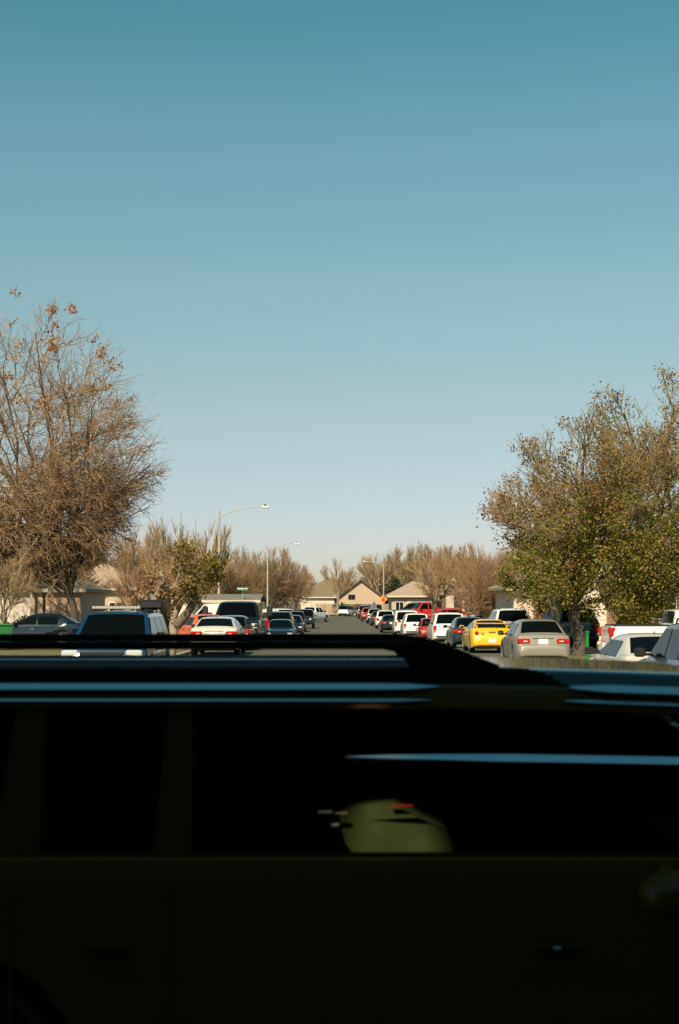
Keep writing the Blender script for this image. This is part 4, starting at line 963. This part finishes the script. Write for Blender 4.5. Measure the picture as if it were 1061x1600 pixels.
MB().tube([a, a * 0.5 + b_ * 0.5 + np.array([0.04, 0, -0.08]), b_], [0.17, 0.14, 0.12], 9).build('sawn_limb', M['bark'], tr, 60)
for (xa, ya, xb, yb, q) in ((262, 938, 253, 890, 0.07), (268, 930, 285, 872, 0.06), (256, 905, 238, 885, 0.06)):
    a, b_ = rel(xa, ya, D, B), rel(xb, yb, D, B); MB().tube([a, (a + b_) / 2 + np.array([0.05, 0.1, 0.02]), b_], [q, q * 0.85, q * 0.7], 7).build('bare_limb', M['barkpale'], tr, 60)
# generic bare trees: a few built once, then placed as individuals
def proto(seed, h, r, twig, th=0.3, stems=1, n=(8, 7, 6, 5), rads=(0.05, 0.026, 0.018, 0.014), up=0.35, low=-0.4, ccz=0.58, rz=0.42, spread=0.75, bark='bark'):
    g = grow(seed, (0, 0, 0), (0, 0, h * ccz), (r, r, h * rz), (0, 0, h * th), 0.03 * h, n=n, up=up, rads=rads, stems=stems, low=low, lens=(0.5, 0.32, 0.2, 0.1), spread=spread)
    tm, bm_ = tree_meshes(g); tm.materials.append(M[bark]); bm_.materials.append(M[twig]); return (tm, bm_, g, h)
PR = dict(
  round=proto(101, 8, 3.6, 'twig', 0.2, n=(10, 8, 7, 5), up=0.4),
  tall=proto(102, 10, 3.0, 'twigpale', 0.35, stems=3, n=(5, 7, 5, 4), up=0.9, spread=0.5, bark='barkpale', rads=(0.06, 0.03, 0.018, 0.013)),
  brushy=proto(103, 6.5, 3.2, 'twigred', 0.12, stems=5, n=(5, 7, 6, 5), up=0.6, low=-0.6, rads=(0.04, 0.02, 0.014, 0.011)),
  wide=proto(104, 9, 5.0, 'twigolive', 0.25, n=(10, 8, 7, 4), up=0.3),
  lifted=proto(107, 6.5, 3.9, 'twig', 0.42, n=(11, 8, 7, 4), up=0.25, low=-0.35, ccz=0.76, rz=0.25),
  red=proto(105, 7, 3.8, 'twigred', 0.22, n=(9, 8, 7, 4), up=0.4),
  young=proto(106, 7.5, 2.6, 'twigpale', 0.33, n=(8, 7, 6, 4), up=0.6, bark='barkpale'))
def put(kind, px, D, ytop, label, name='bare_tree', rz=None, group='bare trees along the street', squash=None):
    tm, bm_, g, h = PR[kind]; b = Vector((X(px, D), D, gz(D) + 0.1)); H = Z(ytop, D) - b.z; s = H / (h * 0.99)
    root = empty(name, b, random.uniform(0, 6.28) if rz is None else rz, label, 'tree', group); root.scale = (s * (squash or 1), s * (squash or 1), s)
    link('trunk', tm, None, root); link('crown', bm_, None, root); return root
put('young', 6, 66, 850, 'young pale bare tree at the left edge before the white wall')
put('red', 40, 118, 838, 'reddish bare tree above the white house at the left edge')
put('wide', 95, 128, 845, 'wide bare tree behind the pink brick house front')
put('lifted', 150, 116, 838, 'bare tree arching over the tan roof on the left')
put('red', 215, 92, 862, 'bare tree with a leaning trunk right of the tan roofed house', squash=0.8)
put('tall', 262, 112, 800, 'tallest bare tree left of the street lamp, stems fanning up')
put('tall', 225, 116, 812, 'tall bare tree just left of the fanning one on the left')
put('tall', 330, 122, 808, 'tall bare tree standing right at the first street lamp')
put('red', 305, 126, 858, 'low reddish bare tree between the two tall ones on the left')
put('wide', 385, 176, 856, 'wide bare tree left of the second street lamp')
put('round', 425, 182, 854, 'round bare tree crossed by the second street lamp pole')
put('brushy', 360, 128, 868, 'brushy thicket behind the street name sign')
put('round', 462, 200, 882, 'small round bare tree at the far left kerb')
put('young', 528, 236, 872, 'small bare tree in the centre before the tan gable')
put('tall', 583, 262, 862, 'bare tree behind the roof right of the tan gable')
put('wide', 612, 268, 856, 'wide bare tree behind the arm of the right street lamp')
put('tall', 640, 262, 846, 'tall bare tree above the hip roofed house with white garage')
put('wide', 668, 255, 850, 'wide bare tree behind the ridge of the white garage house')
put('round', 705, 230, 852, 'round bare tree behind the grey gabled porch')
put('red', 740, 200, 850, 'reddish bare tree at the far right behind the brushy one')
put('young', 678, 120, 853, 'young tree with a clean pale trunk right of the red pickup', squash=1.15)
put('brushy', 752, 104, 846, 'dense brushy bare tree with many stems right of centre', squash=0.85)
put('brushy', 795, 112, 856, 'brushy bare tree behind the pearl crossover on the right')
put('wide', 850, 130, 842, 'wide bare tree far behind the slim half bare one')
put('red', 930, 120, 840, 'reddish bare tree hidden behind the big leafy tree')
put('wide', 1030, 118, 835, 'wide bare tree far behind the right edge brick house')
put('red', 95, 88, 842, 'bare tree crowding the pink brick front from behind')
put('brushy', 20, 104, 862, 'brushy bare tree above the eave of the white house at left')
put('wide', 70, 112, 852, 'wide bare tree between the white house and the pink brick front')
put('brushy', 118, 122, 858, 'brushy bare tree left of the tan roof on the left')
put('brushy', 190, 116, 856, 'brushy bare tree over the right end of the tan roof')
put('brushy', 250, 105, 872, 'brushy bare tree behind the stubby yellow green tree')
put('brushy', 300, 108, 876, 'brushy bare tree above the white gable end on the left')
put('wide', 345, 140, 862, 'wide bare tree right of the first street lamp')
put('round', 400, 188, 862, 'round bare tree between the first two street lamps')
put('brushy', 445, 185, 876, 'brushy bare tree right of the second street lamp pole')
put('brushy', 722, 150, 866, 'brushy bare tree left of the dense many stemmed one')
put('brushy', 775, 96, 858, 'brushy bare tree right of the dense many stemmed one')
put('wide', 600, 275, 866, 'wide bare tree just left of the right street lamp')
put('round', 690, 240, 856, 'round bare tree right above the young pale trunk')
put('brushy', 835, 108, 870, 'brushy bare tree behind the pale stone house')
put('red', -30, 125, 842, 'reddish bare tree half outside the left edge')
for i, (px, D, yt, k) in enumerate(((480, 275, 898, 'wide'), (545, 278, 892, 'round'), (515, 280, 900, 'red'))):
    put(k, px, D, yt, ('low bare tree behind the brown roof at the road end', 'bare treetop showing just over the tan gable', 'bare treetop between the brown roof and the tan gable')[i])
# evergreen shrubs and hedges
def shrub(name, px, D, ybase_off, r, h, label, mat, n=2600, size=0.1, seed=1, cat='shrub'):
    rng = np.random.default_rng(seed); b = Vector((X(px, D), D, gz(D) + 0.1)); root = empty(name, b, 0, label, cat)
    d = _norm(rng.normal(size=(n, 3))); d[:, 2] = np.abs(d[:, 2]) * 1.0
    lump = 1 + 0.22 * np.sin(d[:, 0:1] * 5 + seed) * np.cos(d[:, 1:2] * 6) + 0.12 * np.sin(d[:, 2:3] * 9 + d[:, 0:1] * 7)
    P = d * np.array([r, r * 0.8, h]) * lump * rng.uniform(0.55, 1.0, (n, 1)) ** 0.5
    o = link('foliage', leaf_mesh(P, size, rng, 0.2), mat, root); o['kind'] = 'stuff'
    mb = MB()
    for k in range(7):
        a = 2 * math.pi * k / 7; mb.tube([(0.1*math.cos(a), 0.1*math.sin(a), -0.05), (0.55*r*math.cos(a), 0.4*r*math.sin(a), 0.75*h)], [0.03, 0.01], 5)
    mb.build('stem', M['bark'], root); return root
shrub('evergreen_shrub', 240, 78, 0, 1.0, 3.1, 'green shrub behind the blue off-road SUV', GREEN, 3600, 0.11, 3)
shrub('evergreen_shrub', 618, 250, 0, 3.4, 5.6, 'dark evergreen left of the hip roofed house far away', DGREEN, 4000, 0.3, 4)
shrub('evergreen_shrub', 585, 238, 0, 1.2, 1.9, 'rusty bush against the tan gable wall', BROWN, 1500, 0.16, 5)
shrub('evergreen_shrub', 535, 238, 0, 0.9, 2.0, 'small green bush at the fence corner by the lone SUV', GREEN, 1200, 0.15, 6)
shrub('hedge', 38, 79, 0, 1.6, 1.35, 'clipped green hedge before the white house at left', GREEN, 3000, 0.09, 7, 'hedge')
shrub('evergreen_shrub', 895, 66, 0, 0.9, 1.7, 'green bush left of the thick trunk on the right', GREEN, 2400, 0.1, 8)
shrub('evergreen_shrub', 990, 60, 0, 0.8, 2.0, 'green bush before the brick house near the right edge', GREEN, 2600, 0.1, 9)
shrub('evergreen_shrub', 755, 101, 0, 1.3, 1.9, 'yellowish undergrowth at the foot of the brushy tree', YGREEN, 2200, 0.09, 10)
shrub('evergreen_shrub', 163, 100, 0, 1.6, 1.3, 'yellow green bushes under the tan roofed house windows', YGREEN, 2200, 0.1, 12)

# ------------------------------------------------------------------ the dark SUV crossing in front
NAVY = pmat('paint_midnight', (0.12, 0.052, 0.002), 0.45, 0.0, 0.2, 0.2)
CY0 = 5.95; XR, XF = -2.25, 3.25
sv = empty('crossing_suv', (0.0, CY0, 0.0), 0, 'nearly black SUV with roof rails crossing right in front of the camera', 'car')
def zdrop(x):
    t = max(0, (x - 0.25) / 1.2); d = 0.03 * t ** 1.6
    if x > 1.45: d += (x - 1.45) * 0.10
    s = max(0, (-1.7 - x) / 0.5); return d + 0.05 * s * s
xs = list(np.linspace(-2.1, 1.75, 150))
rs = [(0.0, 1.808), (0.3, 1.808), (0.5, 1.808), (0.585, 1.8075), (0.615, 1.804), (0.638, 1.797), (0.655, 1.785), (0.664, 1.772), (0.672, 1.758), (0.70, 1.752)]
ar = np.concatenate([[0], np.cumsum([math.hypot(b[0] - a[0], b[1] - a[1]) for a, b in zip(rs, rs[1:])])]); tq = np.linspace(0, ar[-1], 34)
roof_sec = list(zip(np.interp(tq, ar, [p[0] for p in rs]), np.interp(tq, ar, [p[1] for p in rs])))
vs = []; K = len(roof_sec)
for xx in xs:
    d = zdrop(xx); vs += [(xx, -p, q - d) for p, q in roof_sec] + [(xx, p, q - d) for p, q in roof_sec] + [(xx, -0.0, 1.80 - d)]
st = 2*K + 1; fs = []
for i in range(len(xs) - 1):
    for k in range(K - 1):
        a, b = i*st + k, (i+1)*st + k; fs.append((a, b, b+1, a+1)); fs.append((a+K, a+K+1, b+K+1, b+K))
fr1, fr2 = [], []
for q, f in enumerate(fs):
    i, k = divmod(q, 2 * (K - 1)); k //= 2; (fr1 if xs[i] < 0.36 + 0.5 * (k / (K - 1)) ** 2 else fr2).append(f)  # matte and glossy split puts the dark reflection wedge into the roof material
def used(vs, fs):
    ids = sorted({i for f in fs for i in f}); mp = {j: k for k, j in enumerate(ids)}; return [vs[i] for i in ids], [tuple(mp[i] for i in f) for f in fs]
link('roof_dark_reflection', mesh_py(*used(vs, fr1), 50), pmat('roof_reflection_matte', (0.007, 0.006, 0.004), 0.8, spec=0.04), sv)
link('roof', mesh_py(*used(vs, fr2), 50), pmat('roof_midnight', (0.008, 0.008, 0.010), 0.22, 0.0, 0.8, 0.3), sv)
MB().box((-2.0, -0.66, 1.70), (1.5, 0.66, 1.725)).build('headliner', M['trim'], sv)
# body below the belt
bsec = [(0.90, 1.165), (0.935, 1.15), (0.955, 1.08), (0.962, 0.95), (0.958, 0.8), (0.965, 0.7), (0.95, 0.5), (0.92, 0.33), (0.6, 0.30)]
xb_ = sorted(set(list(np.linspace(XR, XF, 60)) + [XR + 0.05, XF - 0.05])); vs = []; K = len(bsec); wx = (-1.35, 2.3); wr = 0.39
for xx in xb_:
    e = max(0, 1 - min(xx - XR, XF - xx) / 0.5); pl = 1 - 0.16 * e ** 2.2; hood = max(0, (xx - 2.2)) * 0.10 + (0.25 * max(0, (xx - 3.0) / 0.25) ** 2)
    lo = 0.30
    for c in wx:
        a2 = (wr + 0.07) ** 2 - (xx - c) ** 2
        if a2 > 0: lo = max(lo, wr + math.sqrt(a2))
    for sgn in (-1, 1):
        for p, q in bsec: vs.append((xx, sgn * p * pl, max(q - hood * (q > 0.8), lo)))
    vs.append((xx, 0, 1.19 - hood)); 
st = 2*K + 1; fs = []
for i in range(len(xb_) - 1):
    for k in range(K - 1):
        a, b = i*st + k, (i+1)*st + k; fs.append((a, b, b+1, a+1)); fs.append((a+K, a+K+1, b+K+1, b+K))
    if xb_[i] >= 2.2:
        fs.append((i*st, i*st + 2*K, (i+1)*st + 2*K, (i+1)*st)); fs.append((i*st + K, (i+1)*st + K, (i+1)*st + 2*K, i*st + 2*K))
for i in (0, len(xb_) - 1): fs.append(tuple([i*st + k for k in range(K)] + [i*st + K + k for k in range(K-1, -1, -1)]))
me = mesh_py(vs, fs, 40); link('body', me, NAVY, sv)
MB().box((-2.0, -0.8, 0.28), (3.0, 0.8, 0.42)).build('floor', M['trim'], sv)
PIL = pmat('pillar_black', (0.05, 0.03, 0.003), 0.8, spec=0.05)
def side_pt(x, z, s, out=0.0):
    t = (z - 1.165) / (1.75 - 1.165); return (x, s * (0.90 - 0.20 * t + out), z)
for s_ in (-1, 1):
    for (x0, x1, x2, x3) in ((-2.15, -1.95, -1.95, -1.78), (-1.22, -1.06, -1.18, -1.08), (-0.66, -0.52, -0.62, -0.54), (1.98, 2.15, 1.30, 1.42)):
        m_ = MB(); m_.prism([side_pt(x0, 1.15, s_), side_pt(x1, 1.15, s_), side_pt(x3, 1.755 - zdrop(x3), s_), side_pt(x2, 1.755 - zdrop(x2), s_)], (0, -s_*0.05, 0)); m_.build('pillar', PIL, sv)
    n = 26; m_ = MB(); xx = np.linspace(-2.0, 1.45, n)
    pts = []
    for x in xx:
        d = zdrop(x); pts += [side_pt(x, 1.75 - d, s_, 0.004), side_pt(x, 1.735 - d, s_, 0.012), side_pt(x, 1.665 - d, s_, 0.010), side_pt(x, 1.655 - d, s_, -0.03), side_pt(x, 1.75 - d, s_, -0.03)]
    m_.poly(pts, [(i*5+k, i*5+(k+1) % 5, (i+1)*5+(k+1) % 5, (i+1)*5+k) for i in range(n-1) for k in range(5)]); m_.build('door_frame', NAVY, sv, 40)
# thin tinted glass
TG = bpy.data.materials.new('tinted_glass'); TG.use_nodes = True; nt = TG.node_tree; nt.nodes.clear()
o_ = nt.nodes.new('ShaderNodeOutputMaterial'); mx_ = nt.nodes.new('ShaderNodeMixShader'); tb = nt.nodes.new('ShaderNodeBsdfTransparent'); gb = nt.nodes.new('ShaderNodeBsdfGlossy'); fr_ = nt.nodes.new('ShaderNodeFresnel')
tb.inputs[0].default_value = (0.50, 0.54, 0.40, 1); gb.inputs['Roughness'].default_value = 0.03; fr_.inputs[0].default_value = 1.45
nt.links.new(fr_.outputs[0], mx_.inputs[0]); nt.links.new(tb.outputs[0], mx_.inputs[1]); nt.links.new(gb.outputs[0], mx_.inputs[2]); nt.links.new(mx_.outputs[0], o_.inputs[0])
TG2 = pmat('blackout_glass', (0.004, 0.004, 0.003), 0.04, spec=0.4)  # opaque far panes, added to keep the cabin dark
for s_ in (-1, 1):
    for (x0, x1, x2, x3) in ((-1.95, -1.22, -1.18, -1.78), (-1.06, -0.66, -0.62, -1.08), (-0.52, 1.98, 1.30, -0.54)):
        m_ = MB(); m_.poly([side_pt(x0, 1.16, s_, -0.02), side_pt(x1, 1.16, s_, -0.02), side_pt(x2, 1.70 - zdrop(x2), s_, -0.02), side_pt(x3, 1.70 - zdrop(x3), s_, -0.02)], [(0, 1, 2, 3)]); m_.build('side_window', TG if s_ < 0 else TG2, sv, fixn=False)
MB().poly([(2.12, -0.86, 1.17), (2.12, 0.86, 1.17), (1.72, 0.66, 1.70), (1.72, -0.66, 1.70)], [(0, 1, 2, 3)]).build('windscreen', TG, sv, fixn=False)
MB().poly([(-2.2, -0.84, 1.17), (-2.2, 0.84, 1.17), (-2.02, 0.66, 1.72), (-2.02, -0.66, 1.72)], [(0, 1, 2, 3)]).build('rear_window', TG, sv, fixn=False)
# roof rails on solid feet
for s_ in (-1, 1):
    m_ = MB(); yy = s_ * 0.60; pts = []
    prof = [(-2.0, 1.80, 1.81), (-1.85, 1.80, 1.885), (-1.7, 1.872, 1.903), (0.16, 1.873, 1.905), (0.22, 1.862, 1.905), (0.27, 1.80, 1.903), (0.36, 1.79, 1.893), (0.46, 1.785, 1.868), (0.60, 1.78, 1.815)]
    for x, z0, z1 in prof:
        w = 0.022; m1 = (z0 + z1) / 2
        pts += [(x, yy - w, z0), (x, yy + w, z0), (x, yy + w*1.1, m1), (x, yy + w*0.6, z1), (x, yy - w*0.6, z1), (x, yy - w*1.1, m1)]
    n = len(prof); f = [(i*6+k, i*6+(k+1) % 6, (i+1)*6+(k+1) % 6, (i+1)*6+k) for i in range(n-1) for k in range(6)] + [tuple(range(5, -1, -1)), tuple(range((n-1)*6, n*6))]
    m_.poly(pts, f); m_.build('roof_rail', pmat('rail_black', (0.006, 0.005, 0.004), 0.75, spec=0.15), sv, 40)
# metal strips shaped as sky highlights along the gutter, bright trim across the windows
MOU = pmat('moulding_metal', (0.62, 0.64, 0.68), 0.25, 1.0)
def mould(name, x0, x1, zf, w, tilt, out, n=22, mat=MOU):
    """narrow strip on the near flank; its face is tilted up by tilt degrees"""
    for s_ in (-1, 1):
        m_ = MB(); pts = []; cs, sn = math.cos(R(tilt)), math.sin(R(tilt))
        for i in range(n):
            t = i / (n - 1); x = x0 + (x1 - x0) * t; z = zf(x); e = min(1, (min(t, 1 - t) * (x1 - x0) / 0.16) ** 0.6 + 0.03); ww = w * e
            ww = ww * min(1, 0.25 + t * 2.2) if name == 'window_visor_trim' else ww
            _, y, _ = side_pt(x, z, s_, out)
            for a, dpt in ((-0.5, 0), (0.5, 0), (0.5, -0.012), (-0.5, -0.012)):
                pts.append((x, y - s_ * (a * ww * sn) + s_ * dpt * cs, z + a * ww * cs + dpt * sn))
        m_.poly(pts, [(i*4+k, i*4+(k+1) % 4, (i+1)*4+(k+1) % 4, (i+1)*4+k) for i in range(n-1) for k in range(4)] + [(0, 1, 2, 3), ((n-1)*4+3, (n-1)*4+2, (n-1)*4+1, (n-1)*4)])
        m_.build(name, mat, sv)
mould('gutter_highlight_strip', -2.0, 0.37, lambda x: 1.742, 0.034, 52, 0.022)
mould('gutter_highlight_strip', -2.0, 0.34, lambda x: 1.694, 0.014, 48, 0.022)
MB().rbox((-2.0, -0.03, 1.803), (0.55, 0.0, 1.8135), 0.003).build('roof_highlight_bead', MOU, sv)  # metal bead added as the thin highlight line along the roof
mould('gutter_highlight_strip', 0.84, 1.45, lambda x: 1.748 - zdrop(x), 0.04, 52, 0.022)  # strips break off where the reflection goes dark
mould('gutter_highlight_strip', 0.82, 1.45, lambda x: 1.70 - zdrop(x), 0.016, 48, 0.022)
mould('window_visor_trim', 0.02, 1.62, lambda x: 1.495 - 0.010 * max(0, x - 0.2) ** 1.5 - 0.004 * x, 0.034, 46, 0.012)
mould('belt_moulding', -2.0, 1.95, lambda x: 1.168, 0.012, 20, 0.016, mat=PIL)
# door handles, wing mirrors, wheels, lamps
for s_ in (-1, 1):
    for x in (-0.8, 0.76):
        MB().rbox((x - 0.08, min(s_*0.955, s_*0.995), 0.845), (x + 0.08, max(s_*0.955, s_*0.995), 0.87), 0.008).build('door_handle', PIL, sv)
    m_ = MB().rbox((1.02, min(s_*1.0, s_*1.2), 0.98), (1.24, max(s_*1.0, s_*1.2), 1.14), 0.05); m_.tube([(1.14, s_*0.9, 1.12), (1.14, s_*1.04, 1.06)], 0.035, 6); m_.build('wing_mirror', NAVY, sv, 50)
    for x in (-1.14, -0.59, 1.5): MB().box((x - 0.004, min(s_*0.94, s_*0.9665), 0.45), (x + 0.004, max(s_*0.94, s_*0.9665), 1.05)).build('door_seam', NAVY, sv)
    for c in wx:
        ty, rm = wheel_mesh(wr, 0.25, True); w_ = link('wheel', ty, None, sv, (c, s_ * 0.83, wr), (0, 0, 0 if s_ < 0 else math.pi)); link('rim', rm, None, w_)
    MB().rbox((XR - 0.02, min(s_*0.6, s_*0.82), 0.8), (XR + 0.1, max(s_*0.6, s_*0.82), 1.1), 0.03).build('tail_light', M['tail'], sv)
    MB().rbox((XF - 0.14, min(s_*0.5, s_*0.8), 0.74), (XF - 0.02, max(s_*0.5, s_*0.8), 0.88), 0.03).build('headlight', M['head'], sv)
MB().rbox((0.735, -0.998, 0.853), (0.765, -0.994, 0.866), 0.0015).build('handle_glint', M['chrome'], sv)  # chrome chip added for the glint on the near handle
# seats: cream front seat and dark rest
CREAM = pmat('seat_cream', (0.17, 0.19, 0.13), 0.95, noise=(4, 0.9, (0.07, 0.078, 0.053))); DARKS = pmat('seat_dark', (0.08, 0.05, 0.006), 0.9, spec=0.1)
def glass_pt(px, py, yv):      # point on the plane y = yv seen at a picture position, local to the car
    p = at(px, py, CY0 + yv); return (p.x, yv, p.z)
seat = [glass_pt(536, 1312, -0.5), glass_pt(530, 1268, -0.5), glass_pt(565, 1261, -0.5), glass_pt(618, 1259, -0.5), glass_pt(700, 1301, -0.5), glass_pt(716, 1345, -0.5), glass_pt(560, 1345, -0.5)]
MB().prism(seat, (0, 0.34, 0)).build('seat_cushion', CREAM, sv)
for (x0, x1, y0, y1, z0, z1) in ((-0.35, 0.0, -0.68, -0.18, 0.5, 1.12), (-0.35, 0.0, 0.18, 0.68, 0.5, 1.22), (-1.5, -1.15, -0.7, 0.7, 0.5, 1.2), (0.0, 0.6, 0.15, 0.7, 0.42, 0.68), (-1.1, -0.6, -0.7, 0.7, 0.42, 0.68), (1.3, 1.9, -0.75, 0.75, 0.6, 1.08)):
    MB().rbox((x0, y0, z0), (x1, y1, z1), 0.06).build('seat' if x0 < 1 else 'dashboard', DARKS, sv, 50)
a = glass_pt(612, 1258, -0.52); b = glass_pt(645, 1260, -0.52)
MB().rbox((a[0], -0.54, a[2] - 0.002), (b[0], -0.52, a[2] + 0.002), 0.0008).build('red_streak', pmat('red_streak_plastic', (0.75, 0.03, 0.015), 0.4, noise=None), sv)  # red plastic bar standing in for a streak of red light
for (xa, ya, xb2, yb) in ((497, 1266, 519, 1270), (524, 1269, 543, 1271), (518, 1286, 530, 1290)):
    a = glass_pt(xa, ya, -0.55); b = glass_pt(xb2, yb, -0.55)
    MB().rbox((a[0], -0.57, b[2]), (b[0], -0.55, a[2]), 0.002).build('white_glint', M['plate'], sv)  # white plastic chips standing in for bright glints

# ------------------------------------------------------------------ unseen oaks and hedge added behind the photographer to shade and darken the SUV
def oak(x, y, rx, ry, rz_, zc, label, seed, n=28000):
    rng = np.random.default_rng(seed)
    g = grow(seed, (0, 0, 0), (0, 0, zc), (rx, ry, rz_), (0, 0, zc * 0.45), 0.45, n=(9, 6, 5, 0), rads=(0.08, 0.04, 0.02))
    d = _norm(rng.normal(size=(n, 3))); P = np.array([0, 0, zc]) + d * np.array([rx, ry, rz_]) * rng.uniform(0.35, 1.0, (n, 1)) ** 0.45 * (1 + 0.12 * np.sin(d[:, :1] * 7) * np.cos(d[:, 2:] * 6))
    P = P[P[:, 2] > 0.3]
    q = P + np.array([x, y, 0.1]) - np.array([0.20, 5.45, 1.17]); ts = np.array(to_sun); off = np.linalg.norm(q - (q @ ts)[:, None] * ts, axis=1)
    P = P[off > 0.40]      # leaves removed along the sun ray to put a lit patch on the seat
    root = tree('shade_oak', (x, y, 0.1), g, label, 'barkdark', 'twigolive', group='added shade oaks behind the photographer')
    o = link('leaves', leaf_mesh(P, 0.42, rng, 0.3), DGREEN, root.children[1]); o['kind'] = 'stuff'
oak(1.5, -5.2, 6.5, 4.0, 7.8, 7.6, 'added shade oak, unseen straight behind the photographer', 201)
oak(9.5, -5.6, 6.0, 4.0, 7.8, 7.6, 'added shade oak, unseen behind the photographer on the right', 202)
oak(-7.5, -5.6, 6.0, 4.0, 7.8, 7.6, 'added shade oak, unseen behind the photographer on the left', 203)
oak(-17, -6, 6.0, 4.0, 7.8, 7.6, 'added shade oak, unseen farthest left behind the photographer', 204)
oak(18, -6, 6.0, 4.0, 7.8, 7.6, 'added shade oak, unseen farthest right behind the photographer', 205)
rng = np.random.default_rng(77); hd = empty('hedge', (0, -4.5, 0.1), 0, 'added hedge, unseen behind the photographer, darkening low reflections', 'hedge')
P = rng.uniform((-16, -0.7, 0), (16, 0.7, 1.75), (22000, 3)); o = link('foliage', leaf_mesh(P, 0.2, rng, 0.2), DGREEN, hd); o['kind'] = 'stuff'  # unseen hedge added to block the low bright view in reflections
m_ = MB()
for k in range(40): m_.tube([(-15.6 + k * 0.8, 0, -0.05), (-15.6 + k * 0.8 + 0.1, 0.1, 1.5)], [0.04, 0.015], 5)
m_.build('stem', M['barkdark'], hd)
